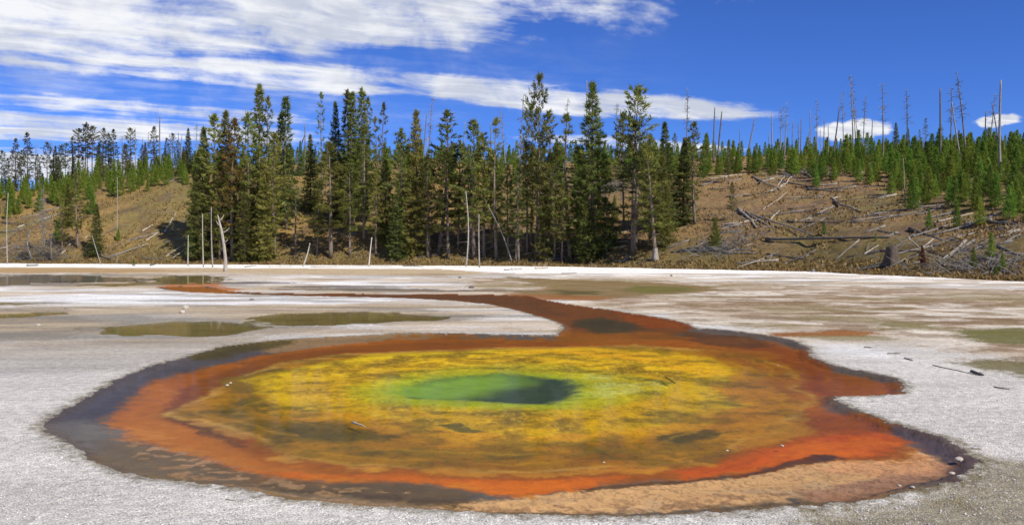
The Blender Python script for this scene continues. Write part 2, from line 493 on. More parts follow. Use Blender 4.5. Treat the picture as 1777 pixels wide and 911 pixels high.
# crust outside the spring
paint([(-400, 462), (500, 463), (760, 466), (880, 472), (760, 480), (500, 475), (380, 474), (-400, 474)], (183, 160, 122), 2.5, 1.2, .9, None, out)
paint([(-300, 465), (180, 466), (340, 470), (200, 474), (-300, 474)], (166, 134, 84), 1.5, 1, .7, None, out)
paint([(-400, 476), (250, 475), (390, 479), (370, 493), (260, 499), (60, 496), (-400, 500)], (128, 122, 112), 1.5, 1.0, .95, None, out, .5)
paint([(-400, 512), (90, 519), (60, 531), (-400, 531)], (160, 152, 140), 1.0, .8, .8, None, out)
paint([(-400, 536), (150, 537), (330, 530), (520, 533), (700, 533), (800, 540), (830, 552), (760, 566), (600, 570), (470, 580), (430, 592), (300, 598), (-400, 600)], (146, 140, 127), .9, .8, .92, None, out, .4)
paint([(-400, 545), (120, 547), (200, 558), (150, 585), (-400, 600)], (128, 120, 105), .8, .7, .7, None, out, .4)
paint([(250, 545), (430, 541), (520, 545), (380, 551), (260, 552)], (180, 172, 158), .6, .4, .8, None, out)
paint([(100, 590), (420, 590), (600, 572), (740, 566), (960, 560), (965, 576), (600, 580), (400, 600), (250, 640), (80, 650), (-300, 660), (-300, 600)], (176, 173, 167), 1.0, .6, .8, None, out)
paint([(-400, 452), (760, 452), (1777, 478), (2300, 495), (2300, 512), (1777, 499), (1400, 489), (1000, 481), (760, 467), (-400, 462)], (240, 236, 227), .8, .9, 1.0, None, out)
for wp in ([(-300, 500), (240, 498), (300, 508), (560, 517), (700, 519), (560, 532), (300, 528), (-300, 521)], [(400, 478), (620, 477), (900, 492), (930, 502), (700, 500), (430, 497), (380, 488)], [(930, 521), (1000, 522), (1190, 552), (1230, 566), (1100, 546)], [(1380, 590), (1470, 592), (1560, 620), (1420, 618)], [(560, 565), (760, 563), (930, 556), (960, 570), (700, 574)]):
    paint(wp, (236, 235, 231), 1.0, .7, .8, None, out)
far = sstep(11, 22, Y)
st1 = sstep(.47, .62, fbm(X * .16 + 3, Y * .45, 281, 6)); st2 = sstep(.52, .60, fbm(X * .30 + 9, Y * 1.1, 291, 5)); st3 = sstep(.56, .62, fbm(X * .2, Y * .9 + 4, 295, 5))
for fld_, rgb, op in ((st1, (194, 174, 142), .75), (st2, (164, 142, 110), .45), (st3, (118, 110, 94), .5)):
    a_ = (fld_ * far * op * out * (Y < 62))[:, None]
    col = col * (1 - a_) + lin(rgb) * a_
# brown and olive stains on the right
paint([(820, 482), (1000, 483), (1777, 503), (2200, 515), (2200, 660), (1777, 640), (1560, 585), (1330, 570), (1200, 556), (1050, 530), (950, 519), (880, 508), (820, 503)], (186, 168, 143), 1.4, 1.2, .92, None, out)
paint([(820, 482), (1000, 484), (1777, 505), (2200, 515), (2200, 645), (1777, 620), (1560, 575), (1330, 555), (1180, 530), (1000, 518), (880, 509), (820, 503)], (142, 116, 86), 1.4, 1.0, .72, brk, out)
paint([(1100, 503), (1777, 530), (2200, 545), (2200, 590), (1777, 575), (1400, 560), (1200, 536)], (120, 98, 62), 1.2, 1.0, .6, brk2 * brk, out)
rz = [(820, 482), (1000, 483), (1777, 503), (2200, 515), (2200, 660), (1777, 640), (1560, 585), (1330, 570), (1200, 556), (1050, 530), (950, 519), (880, 508), (820, 503)]
b3 = sstep(.50, .60, fbm(X * .45 + 7, Y * .8, 231, 5)); b4 = sstep(.52, .60, fbm(X * 1.3, Y * 1.6 + 3, 241, 4)); b5 = sstep(.52, .62, fbm(X * .22, Y * .35 + 9, 251, 5))
paint(rz, (222, 212, 194), 1.2, .8, .75, b3, out)
paint(rz, (128, 104, 72), 1.2, .8, .6, b4, out)
paint(rz, (132, 118, 70), 1.2, .8, .5, b5, out)
paint([(870, 479), (960, 484), (1200, 494), (1260, 503), (1180, 509), (1050, 517), (930, 515), (900, 507), (950, 500)], (126, 104, 58), 1.0, .9, .9, None, out, .3)
paint([(1100, 496), (1190, 498), (1210, 505), (1130, 509), (1080, 505)], (104, 100, 38), .8, .5, .85, None, out, .5)
paint([(960, 503), (1030, 505), (1040, 511), (970, 512)], (86, 76, 30), .7, .5, .85, None, out, .4)
paint([(880, 510), (1000, 512), (1080, 518), (1010, 521), (940, 520), (900, 515)], (146, 96, 46), .6, .5, .9, None, out, .4)
paint([(1330, 578), (1420, 575), (1470, 572), (1530, 579), (1510, 585), (1420, 585), (1340, 583)], (146, 92, 36), .45, .35, .95, None, out, .3)
paint([(1370, 582), (1540, 583), (1560, 590), (1450, 592)], (128, 120, 76), .5, .3, .7, None, out)
paint([(1520, 556), (1620, 560), (1650, 572), (1540, 572)], (124, 116, 66), .8, .5, .8, None, out)
paint([(1640, 574), (1777, 567), (2100, 580), (2100, 602), (1777, 600), (1700, 594)], (108, 104, 46), .7, .5, .92, None, out, .4)
paint([(1650, 628), (1700, 622), (1777, 627), (2100, 640), (2100, 668), (1777, 658), (1710, 645)], (116, 106, 62), .6, .4, .9, None, out, .4)
paint([(1400, 545), (1560, 552), (1480, 560), (1380, 556)], (130, 118, 76), .8, .6, .6, None, out)
paint([(350, 489), (390, 491), (380, 497), (430, 503), (360, 507), (300, 505), (270, 499), (290, 494)], (172, 108, 58), .6, .3, .9, None, out, .4)
for y0, x0, x1, a in ((491, 370, 520, .8), (498, 480, 700, .75), (502, 470, 760, .8), (505, 600, 830, .6), (504, 800, 930, .5)):
    paint([(x0, y0 - 1.6), ((x0 + x1) / 2, y0 - 2.2), (x1, y0 - .4), (x1, y0 + .8), ((x0 + x1) / 2, y0 + 1.8), (x0, y0 + 1.2)], (92, 84, 72), .5, .7, a, None, out, .4)
# damp olive ground in the right corner, dark rim of the spring
paint([(1700, 790), (1800, 800), (2200, 880), (2200, 1100), (1350, 1000), (1380, 890), (1520, 872), (1620, 850)], (142, 131, 100), .5, .3, .8, None, out)
paint([(1560, 858), (1690, 835), (1700, 870), (1620, 930), (1430, 930), (1440, 888)], (116, 104, 68), .35, .2, .7, mot, out)
rim = sstep(.20, .0, sd_pool + (nspk - .5) * .25) * np.where(out, 1, 0) * .75 * (Y < 25)
col = col * (1 - rim[:, None]) + lin((104, 92, 58)) * rim[:, None]
# mats inside the spring
base_l = lin((98, 88, 82)); col[inn] = base_l; wet[inn] = .5
nfe = fbm(X * 3.2, Y * 3.2, 171, 5); nff = fbm(X * 9, Y * 9, 181, 3)
flk = sstep(.50, .60, nff); fl2 = sstep(.44, .62, nfe); fl3 = 1 - fl2
paint([(60, 737), (201, 655), (338, 608), (480, 584), (620, 580), (520, 602), (400, 622), (300, 648), (215, 690), (170, 720), (110, 745)], (80, 74, 76), .5, .15, .9, None, inn)
paint([(440, 592), (600, 578), (760, 574), (760, 584), (600, 594), (470, 606)], (142, 114, 88), .5, .2, .9, None, inn)
paint([(300, 622), (400, 594), (500, 586), (520, 590), (460, 600), (380, 618)], (78, 66, 38), .5, .15, .85, None, inn)
paint([(80, 738), (130, 722), (210, 745), (200, 790), (130, 780)], (112, 106, 100), .5, .2, .8, None, inn)
paint([(170, 760), (330, 775), (440, 812), (600, 835), (800, 850), (830, 884), (600, 872), (430, 848), (250, 826), (150, 800)], (116, 96, 80), .5, .2, .8, None, inn)
paint([(200, 752), (330, 780), (440, 820), (420, 842), (300, 815), (200, 780)], (158, 118, 80), .3, .2, .75, flk, inn)
paint([(400, 838), (560, 852), (700, 858), (800, 862), (840, 890), (600, 880), (420, 856)], (166, 132, 100), .35, .2, .7, None, inn)
paint([(250, 826), (500, 868), (760, 886), (1000, 897), (1350, 884), (1600, 850), (1620, 842), (1350, 872), (1000, 884), (760, 872), (500, 854), (260, 815)], (128, 102, 76), .2, .1, .7, None, inn)
# tan shallows along the lower edge
paint([(760, 858), (900, 850), (1010, 832), (1180, 818), (1300, 806), (1400, 786), (1500, 768), (1600, 772), (1640, 790), (1630, 812), (1560, 834), (1450, 854), (1300, 868), (1050, 880), (880, 878), (760, 870)], (204, 158, 102), .3, .15, .95, None, inn)
paint([(860, 862), (1100, 850), (1350, 838), (1560, 812), (1600, 830), (1400, 866), (1050, 884), (860, 880)], (176, 146, 108), .5, .3, .7, fl2, inn)
paint([(760, 862), (1100, 858), (1450, 840), (1600, 820), (1640, 800), (1640, 830), (1450, 868), (1100, 890), (760, 880)], (132, 96, 66), .3, .3, .6, flk, inn)
paint([(1380, 846), (1520, 826), (1640, 790), (1660, 800), (1600, 838), (1480, 862), (1380, 868)], (150, 106, 80), .35, .2, .75, None, inn)
paint([(1480, 765), (1600, 768), (1630, 800), (1540, 822), (1440, 806)], (206, 146, 96), .5, .2, .7, None, inn)
paint([(1540, 730), (1600, 745), (1650, 762), (1710, 800), (1650, 835), (1620, 830), (1640, 795), (1600, 768), (1530, 745)], (92, 76, 76), .3, .2, .85, None, inn)  # purple grey shadows at the right end, painted into the bed colour
# dark band under the orange, lower left to middle
paint([(440, 822), (560, 828), (650, 826), (760, 834), (830, 846), (800, 862), (700, 858), (600, 848), (480, 838)], (78, 60, 50), .35, .25, .9, None, inn)
# orange ring
paint(ORANGE, (160, 84, 36), .5, .16, 1.0, None, inn)
paint([(180, 729), (222, 688), (285, 660), (345, 672), (300, 712), (380, 757), (460, 790), (600, 812), (560, 828), (455, 822), (393, 797), (310, 779), (225, 757)], (182, 104, 56), .6, .2, .9, None, inn)
paint([(200, 735), (250, 735), (330, 765), (460, 805), (560, 820), (455, 824), (393, 797), (310, 779), (225, 757)], (196, 122, 74), .25, .2, .6, fl3, inn)
paint([(280, 690), (340, 652), (440, 620), (560, 602), (640, 598), (540, 616), (440, 642), (380, 668), (330, 700), (400, 745), (440, 775), (380, 755), (300, 722)], (126, 66, 36), .4, .2, .85, None, inn)
paint([(300, 712), (360, 730), (400, 755), (440, 765), (400, 762), (340, 740)], (92, 60, 40), .2, .1, .7, None, inn)
paint([(400, 622), (600, 594), (800, 586), (980, 586), (980, 594), (800, 596), (620, 604), (460, 626)], (134, 70, 28), .4, .15, .85, None, inn)
paint([(700, 578), (900, 581), (975, 584), (900, 591), (760, 591), (640, 593)], (152, 84, 26), .35, .15, .75, fl2, inn)
paint([(390, 795), (460, 806), (600, 808), (800, 814), (960, 814), (1080, 812), (1010, 832), (900, 848), (840, 838), (740, 826), (600, 822), (480, 818)], (202, 92, 30), .35, .15, .9, None, inn)
paint([(820, 822), (900, 818), (1000, 816), (1000, 830), (920, 845), (850, 838)], (214, 104, 18), .35, .2, .8, None, inn)
paint([(480, 812), (640, 815), (800, 822), (860, 830), (800, 832), (640, 820), (480, 820)], (206, 130, 70), .3, .2, .55, fl3, inn)
paint([(1180, 800), (1290, 780), (1380, 756), (1440, 735), (1500, 735), (1580, 762), (1540, 778), (1440, 780), (1330, 796), (1190, 815)], (200, 80, 20), .45, .2, .95, None, inn)
paint([(1330, 775), (1420, 752), (1500, 748), (1570, 766), (1500, 776), (1420, 778)], (218, 104, 36), .35, .2, .7, fl3, inn)
paint([(1400, 715), (1470, 712), (1540, 738), (1480, 745), (1400, 740)], (146, 70, 30), .4, .2, .8, None, inn)
paint([(1300, 585), (1395, 608), (1440, 640), (1555, 665), (1560, 684), (1440, 688), (1400, 670), (1360, 630), (1250, 600)], (140, 66, 26), .4, .15, .9, None, inn)
paint([(1430, 640), (1500, 650), (1560, 668), (1555, 684), (1440, 684)], (150, 82, 40), .4, .15, .6, None, inn)
paint([(1180, 570), (1300, 581), (1350, 598), (1240, 594), (1180, 584)], (96, 58, 38), .5, .3, .85, None, inn)
paint([(360, 786), (400, 797), (455, 814), (560, 822), (650, 820), (760, 829), (840, 842), (800, 854), (700, 850), (600, 842), (480, 834), (380, 814), (330, 798)], (100, 81, 66), .3, .14, .8, None, inn)
paint([(230, 760), (310, 777), (393, 794), (455, 816), (560, 826), (700, 840), (700, 862), (560, 848), (440, 830), (330, 800), (240, 778)], (160, 124, 88), .25, .2, .75, flk, inn)
# dark fringe between orange and tan on the right
paint([(1000, 832), (1180, 816), (1300, 801), (1400, 782), (1425, 772), (1450, 773), (1470, 780), (1430, 788), (1300, 806), (1180, 821), (1010, 838)], (74, 52, 40), .1, .16, .85, None, inn)
paint([(1420, 774), (1450, 772), (1480, 780), (1440, 788)], (84, 62, 56), .2, .15, .7, None, inn)
# outflow channel
paint([(975, 582), (978, 560), (850, 526), (600, 513), (400, 507), (280, 500), (400, 503), (700, 508), (915, 512), (1000, 529), (1120, 547), (1200, 568), (1150, 580)], (122, 68, 40), .4, .2, .95, None, inn)
paint([(600, 509), (900, 513), (960, 530), (1000, 545), (930, 540), (850, 524), (600, 514)], (106, 66, 46), .8, .5, .8, None, inn)
paint([(1000, 552), (1050, 545), (1100, 556), (1112, 572), (1040, 574), (995, 562)], (66, 60, 42), .9, .4, .9, None, inn)
paint([(1060, 538), (1190, 559), (1200, 569), (1120, 562)], (146, 66, 20), .4, .2, .85, None, inn)
paint([(980, 572), (1150, 572), (1200, 580), (1100, 590), (960, 592)], (146, 82, 22), .6, .3, .85, None, inn)
paint([(1100, 568), (1200, 572), (1300, 585), (1200, 586), (1100, 580)], (110, 74, 46), .6, .3, .7, fl2, inn)
paint([(280, 497), (350, 497), (380, 502), (420, 507), (330, 506)], (170, 98, 46), .4, .2, .9, None, inn)
# inner mats
paint(AMBER, (184, 134, 74), .3, .22, .9, None, inn)
AMB2 = [((x - 830) * .965 + 830, (y - 690) * .955 + 690) for x, y in AMBER]
paint(AMB2, (180, 122, 38), .35, .25, 1.0, None, inn)
paint([(380, 650), (450, 632), (520, 628), (470, 660), (440, 676), (400, 672)], (120, 94, 44), .3, .2, .8, None, inn)
paint([(1130, 640), (1290, 640), (1390, 660), (1400, 700), (1350, 735), (1250, 760), (1180, 770), (1230, 720), (1270, 690)], (186, 122, 30), .6, .3, .85, None, inn)
paint([(1190, 590), (1330, 603), (1400, 650), (1410, 690), (1370, 690), (1330, 640), (1220, 608)], (160, 92, 22), .5, .2, .85, None, inn)
paint([(1290, 742), (1350, 722), (1400, 718), (1420, 735), (1390, 750), (1330, 765), (1300, 762)], (188, 128, 52), .3, .25, .8, None, inn)
paint([(1200, 770), (1300, 752), (1290, 775), (1200, 792), (1100, 800)], (112, 82, 28), .3, .25, .7, fl2, inn)
OLV = [(385, 672), (440, 690), (500, 712), (620, 742), (800, 762), (1000, 768), (1180, 745), (1290, 732), (1270, 765), (1100, 790), (850, 798), (620, 788), (470, 764), (430, 740), (380, 715)]
paint(OLV, (118, 94, 36), .6, .3, .75, None, inn)
paint(OLV, (164, 112, 34), .6, .3, .9, fl2, inn)
paint([(640, 776), (900, 782), (1100, 778), (1100, 796), (850, 800), (640, 792)], (160, 98, 30), .3, .25, .7, fl3, inn)
paint([(430, 676), (500, 690), (560, 700), (500, 708), (440, 695), (390, 690)], (86, 76, 34), .2, .2, .75, None, inn)
paint([(500, 716), (600, 724), (680, 745), (560, 758), (470, 745)], (88, 78, 36), .35, .25, .75, None, inn)
paint([(1140, 738), (1240, 730), (1270, 742), (1200, 755), (1140, 750)], (74, 70, 36), .3, .2, .8, None, inn)
paint([(300, 703), (400, 722), (440, 745), (455, 762), (520, 784), (640, 796), (640, 803), (500, 792), (420, 768), (370, 737), (295, 713)], (190, 138, 80), .18, .2, .7, fl3, inn)
paint([(620, 795), (900, 803), (1100, 798), (1250, 782), (1260, 788), (1100, 806), (900, 811), (620, 803)], (196, 132, 62), .2, .2, .75, fl3, inn)
paint(YELLOW, (196, 158, 38), .6, .3, 1.0, None, inn)
paint(YELLOW, (150, 122, 34), .6, .3, .75, fl2, inn)
paint([(640, 607), (850, 600), (1000, 600), (1130, 614), (1200, 640), (1000, 634), (850, 626), (680, 634), (560, 652), (480, 666), (470, 642)], (214, 180, 58), .5, .2, .8, fl3, inn)
paint([(470, 692), (640, 708), (800, 730), (950, 742), (1150, 725), (1260, 695), (1250, 720), (1100, 748), (900, 758), (760, 748), (600, 722)], (196, 138, 34), .5, .3, .8, None, inn)
paint([(1000, 595), (1130, 599), (1230, 613), (1275, 640), (1230, 645), (1130, 622), (1000, 608), (850, 604)], (214, 164, 36), .35, .15, .9, None, inn)
paint([(600, 664), (680, 640), (800, 625), (900, 620), (1000, 628), (1120, 644), (1175, 658), (1140, 684), (1030, 698), (900, 700), (760, 698), (650, 690)], (172, 164, 54), .8, .25, .8, None, inn)
paint([(1010, 640), (1090, 645), (1180, 656), (1100, 674), (1010, 684)], (186, 188, 92), .5, .3, .7, fl3, inn)
paint([(650, 668), (690, 652), (760, 643), (880, 636), (960, 641), (1025, 655), (1025, 676), (960, 697), (800, 693), (690, 688)], (156, 164, 56), .6, .15, .8, None, inn)
nsp2 = fbm(X * 16, Y * 9, 261, 2) * .45 + fbm(X * 44, Y * 22, 271, 2) * .55
nsp3 = fbm(X * 30, Y * 16, 263, 2) * .5 + fbm(X * 70, Y * 34, 273, 2) * .5
ylw = sstep(.3, -.3, sdf(to_world(AMBER), X, Y)) * inn
ylw2 = sstep(.2, -.9, sdf(to_world(YELLOW), X + wx1 * .8, Y + wy1 * .8)) * inn
spa = (sstep(.48, .72, fbm(X * 2.2 + 5, Y * 2.6, 201, 6)) * .62 * ylw * sstep(.1, .5, sd_vent))[:, None]
col = col * (1 - spa) + lin((92, 78, 30)) * spa
spb = (sstep(.54, .74, nsp2) * .45 * ylw2 * sstep(.1, .5, sd_vent))[:, None]
col = col * (1 - spb) + lin((236, 206, 92)) * spb * .9 + col * spb * .1
spc = (sstep(.48, .28, nsp2) * .6 * ylw)[:, None]
col = col * (1 - spc) + col * .55 * spc
paint([(760, 722), (800, 721), (828, 730), (850, 736), (800, 735)], (78, 76, 40), .12, .14, .85, None, inn)
paint([(740, 700), (790, 704), (770, 708)], (96, 88, 40), .12, .12, .7, None, inn)
paint([(1185, 655), (1160, 660), (1090, 640), (1100, 644)], (90, 88, 34), .12, .2, .7, None, inn)
sda = np.full(X.shape, 9.0); sda[inn] = sdf(to_world(AMBER), X[inn] + wx1[inn] * .5 + wx2[inn] * .12, Y[inn] + wy1[inn] * .5 + wy2[inn] * .12)
for off, wd_, rgb, op in ((-.06, .05, (206, 160, 92), .7), (-.34, .035, (204, 150, 62), .6), (-.55, .03, (96, 76, 34), .5), (-.75, .035, (206, 158, 60), .5), (.22, .03, (104, 56, 30), .4), (.40, .03, (196, 118, 62), .4)):
    la = (np.exp(-((sda - off) / wd_) ** 2) * sstep(.44, .64, nm) * op * .62 * inn * sstep(.2, .6, sd_vent))[:, None]
    col = col * (1 - la) + lin(rgb) * la
tone = .82 + .36 * fbm(X * .9 + 3, Y * .9, 211, 5)
col[inn] *= tone[inn, None]
lum = col[inn].mean(1, keepdims=True)
fy = .76 + .20 * sstep(.3, -.3, sdf(to_world(YELLOW), X[inn], Y[inn]))[:, None]
tanm = np.clip((col[inn, 2] / (col[inn, 0] + 1e-4) - .13) / .07, 0, 1) * np.clip((col[inn, 0] - .2) / .15, 0, 1)
fy = fy + (.97 - fy) * tanm[:, None]
ci = np.maximum(lum + (col[inn] - lum) * (1 + .10 * (1 - tanm[:, None])), .004) * fy
sat = np.clip((ci[:, 0] - ci[:, 2]) / (ci[:, 0] + 1e-4) * 1.3 - .3, 0, 1) * (1 - tanm)
ci *= (1 - .34 * tanm * sstep(.52, .34, nsp3[inn]))[:, None]
ci[:, 2] *= 1 - .5 * sat
ci[:, 1] += .022 * sat * np.clip(ci[:, 0] - ci[:, 1] * 2.2, 0, 1) / .3
ci[:, 0] *= 1 - .06 * sat
ci[:, 1] *= 1 - .13 * (ylw2[inn] * sstep(.25, .9, sd_vent[inn]))
col[inn] = ci
# vent: pale green shelf to the left, deep water to the right
va = sstep(.12, -.20, sd_vent + (nsp2 - .5) * .2)
vc = lin((112, 142, 46)) * np.ones((len(X), 1))
k1 = sstep(-.35, .55, (X - ground_pt(815, 665)[0]) + (wx1 * .6) + np.clip(ground_pt(850, 672)[1] - Y, -1, 1) * .55)
k2 = sstep(-.30, -.02, sd_vent) * sstep(ground_pt(720, 664)[1], ground_pt(720, 652)[1], Y)
k4 = sstep(-.22, -.02, sd_vent) * sstep(ground_pt(720, 680)[1], ground_pt(720, 688)[1], Y)
vc = vc * (1 - k1[:, None]) + lin((46, 62, 40)) * k1[:, None]
vc = vc * (1 - .75 * k2[:, None]) + lin((46, 68, 42)) * .75 * k2[:, None]
vc = vc * (1 - .5 * k4[:, None]) + lin((64, 96, 66)) * .5 * k4[:, None]
k3 = sstep(.34, .0, np.hypot((X - ground_pt(715, 680)[0]) * .55, (Y - ground_pt(715, 680)[1]) * 1.8))
vc = vc * (1 - .8 * k3[:, None]) + lin((40, 70, 52)) * .8 * k3[:, None]
col = col * (1 - va[:, None]) + vc * va[:, None]
# relief
Z = (fbm(X * 2.2, Y * 2.2, 301, 4) - .45) * .016 + (fbm(X * 11, Y * 11, 321, 3) - .5) * .010 * (Y < 30)
Z = np.where(Y > 45, Z + (fbm(X * .3, Y * .3, 331, 3) - .5) * .06, Z)
Z = Z * sstep(0, .25, np.abs(sd_pool)) + .012 * np.exp(-(np.clip(sd_pool - .06, 0, 9) / .12) ** 2) * (sd_pool > 0) * nf
e = -sd_pool
sd_vs = np.full(X.shape, 9.0); sd_vs[near] = sdf(to_world(VENT), X[near], Y[near])
depth = .045 * sstep(0, .2, e) + .03 * sstep(.3, 1.0, e) + .05 * sstep(.10, -.6, sd_vs)
Z = np.where(inn, -depth + (nf - .5) * .018 * sstep(.1, .5, e), Z)
pud_sd = []
for lab, pl in PUDDLES:
    pw = to_world(pl)
    ex = float(np.clip(np.ptp(pw[:, 1]) * .05, .08, .6))
    s = sdf(pw, X + wx1 * ex * 8, Y + wy1 * ex * 8)
    pud_sd.append(s)
    a = sstep(ex, -ex, s)
    Z = Z * (1 - sstep(ex * 3, 0, s)) - .08 * a
    c = lin((134, 116, 50)) if 'grey' not in lab else lin((112, 106, 96))
    col = col * (1 - .85 * a[:, None]) + c * .85 * a[:, None]
V = np.stack([X, Y, Z], 1)
C4 = np.concatenate([np.clip(col / 1.0, 0, .86), wet[:, None]], 1)
ii, jj = np.meshgrid(np.arange(NR - 1), np.arange(NC - 1), indexing='ij')
q0 = (ii * NC + jj).ravel()
quads = np.stack([q0, q0 + NC, q0 + NC + 1, q0 + 1], 1)
zone = np.zeros(len(X), int)                       # 0 crust, 1 outer ring, 2 orange, 3 amber, 4 yellow, 5 vent, 6 channel
zone[inn] = 1
for k, pl in ((2, ORANGE), (3, AMBER), (4, YELLOW)):
    i = np.nonzero(inn)[0]
    s = sdf(to_world(pl), X[i] + wx1[i] * .2, Y[i] + wy1[i] * .2)
    zone[i[s < 0]] = k
zone[inn & (sd_vent < 0)] = 5
chan = sdf(to_world([(1203, 569), (1000, 583), (973, 584), (978, 560), (900, 530), (200, 500), (200, 490), (1203, 490)]), X, Y) < 0
zone[inn & chan] = 6
zq = zone[quads[:, 0]]


def sub_mesh(name, sel, mat):
    q = quads[sel]
    idx, inv = np.unique(q, return_inverse=True)
    return mesh_of(name, V[idx], inv.reshape(-1, 4), mat, True, C4[idx])


g = sub_mesh('ground', zq == 0, M['sinter'])
ground = link('ground', g)
tag(ground, 'pale crusted sinter flat with brown and olive stains', None, None, 'structure')
# plain ground beyond the crust, butted against its edge, out to the horizon
nl_, nr_ = V[(NR - 1) * NC], V[NR * NC - 1]; fl_, fr_ = V[0], V[NC - 1]
BV = [(-2500, -2500, -.3), (2500, -2500, -.3), (2500, 2500, -.3), (-2500, 2500, -.3), tuple(nl_), tuple(nr_), tuple(fr_), tuple(fl_)]
g2 = mesh_of('outer_ground', BV, [(0, 1, 5, 4), (1, 2, 6, 5), (2, 3, 7, 6), (3, 0, 4, 7)], M['sinter'], False, np.tile(lin((205, 203, 196)), (8, 1)))
tag(link('ground', g2), 'pale flat ground running out past the crust', None, None, 'structure')
spring = tag(empty('hot_spring', tuple(ground_pt(850, 668))), 'hot spring ringed with orange, amber and yellow mats round a green vent', None, None, 'structure')
spring_inv = Matrix.Translation(spring.location).inverted()
for k, nm_, lb in ((1, 'mud_ring', 'dark grey and tan outer ring of the spring'), (2, 'orange_mat', 'rust orange ring of microbial mat'), (3, 'amber_mat', 'amber and olive brown ring of mat'),
                   (4, 'yellow_mat', 'golden yellow mat round the vent'), (5, 'vent', 'deep green opening in the yellow mat'), (6, 'outflow_channel', 'red brown runoff channel curving away from the spring')):
    o = link(nm_, sub_mesh(nm_, zq == k, M['mat']), spring)
    o.matrix_parent_inverse = spring_inv
    o['label'] = lb


def water_sheet(name, sd, margin, z, parent=None, stride=2, mat='water'):
    i, j = np.meshgrid(np.arange(0, NR - stride, stride), np.arange(0, NC - stride, stride), indexing='ij')
    a = (i * NC + j).ravel()
    q = np.stack([a, a + stride * NC, a + stride * NC + stride, a + stride], 1)
    q = q[(sd[q] < margin).any(1)]
    idx, inv = np.unique(q, return_inverse=True)
    VV = V[idx].copy(); VV[:, 2] = z
    o = link(name, mesh_of(name, VV, inv.reshape(-1, 4), M[mat], True), parent)
    return o


o = water_sheet('water_surface', sd_pool, .03, -.018, spring)
o.matrix_parent_inverse = spring_inv
for (lab, pl), s in zip(PUDDLES, pud_sd):
    tag(water_sheet('shallow_water', s, .25, -.022, None, 2, 'still_water'), lab, None, 'shallow pools on the flat', 'structure')

# ------------------------------------------------------------------ hillside
us = np.linspace(-1.05, 1.05, 520)
ts = np.concatenate([np.linspace(-.06, .5, 150), np.linspace(.51, 1.15, 70), np.linspace(1.2, 4, 20)])
U, T = np.meshgrid(us, ts)
pxu = CX + F * U
toeU = toe_of(pxu); cdU = np.interp(pxu, CRX, CRD)
HYY = toeU + T * (cdU - toeU); HX = U * HYY
HZ = hill_z(HX, HYY)
hx, hy, tt = HX.ravel(), HYY.ravel(), T.ravel()
hp = pxu.ravel()
n_a = fbm(hx / 9, hy / 9, 401, 5)[:, None]; n_b = fbm(hx / 2.2, hy / 2.2, 421, 4)[:, None]
ochre, brown, olive, dirt = np.array((.36, .235, .082)), np.array((.30, .19, .095)), np.array((.22, .185, .065)), np.array((.17, .115, .07))
fr_ = np.clip((hp - 700) / 700, 0, 1)[:, None]
hc = ochre * (1 - fr_) + brown * fr_
hc = hc + (olive - hc) * sstep(.48, .62, n_a) * .8
hc = hc + (dirt - hc) * sstep(.50, .66, n_b) * .8
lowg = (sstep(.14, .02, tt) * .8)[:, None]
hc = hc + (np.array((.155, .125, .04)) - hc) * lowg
nu = len(us)
ii, jj = np.meshgrid(np.arange(len(ts) - 1), np.arange(nu - 1), indexing='ij')
q0 = (ii * nu + jj).ravel()
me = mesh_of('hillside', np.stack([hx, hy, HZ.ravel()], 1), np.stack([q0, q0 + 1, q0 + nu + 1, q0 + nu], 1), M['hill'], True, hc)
tag(link('hillside', me), 'ochre and brown grassy slope rising behind the white flat', None, None, 'structure')

# dry grass: short blades over the slope
NG = 62000
gu = rng.uniform(-.72, .72, NG); gt = rng.uniform(0.0, .62, NG) ** 1.25
gt[:16000] = rng.exponential(.012, 16000) - .012 * fbm(gu[:16000] * 60, gu[:16000] * 0, 88, 3)
gp = CX + F * gu
gy = toe_of(gp) + gt * (np.interp(gp, CRX, CRD) - toe_of(gp)); gx = gu * gy
keep = (fbm(gx / 4, gy / 4, 431, 3) > .44) | (gt < .05)
gx, gy = gx[keep], gy[keep]; n = len(gx)
gz = np.maximum(hill_z(gx, gy), 0.0)
az = rng.uniform(0, 6.283, n); hgt = rng.uniform(.08, .30, n); wd = rng.uniform(.05, .16, n)
bx, by = np.cos(az) * wd, np.sin(az) * wd
lx, ly = rng.normal(0, .12, n), rng.normal(0, .12, n)
GV = np.stack([np.stack([gx - bx, gy - by, gz - .03], 1), np.stack([gx + bx, gy + by, gz - .03], 1), np.stack([gx + lx, gy + ly, gz + hgt], 1)], 1)
sh = np.repeat(rng.uniform(0, 1, n), 3)[:, None] * np.ones((1, 3))
me = mesh_of('grass', GV.reshape(-1, 3), np.arange(3 * n).reshape(-1, 3), M['grass'], False, sh)
tag(link('grass', me), 'short dry grass covering the brown hillside', 'grass', None, 'stuff')

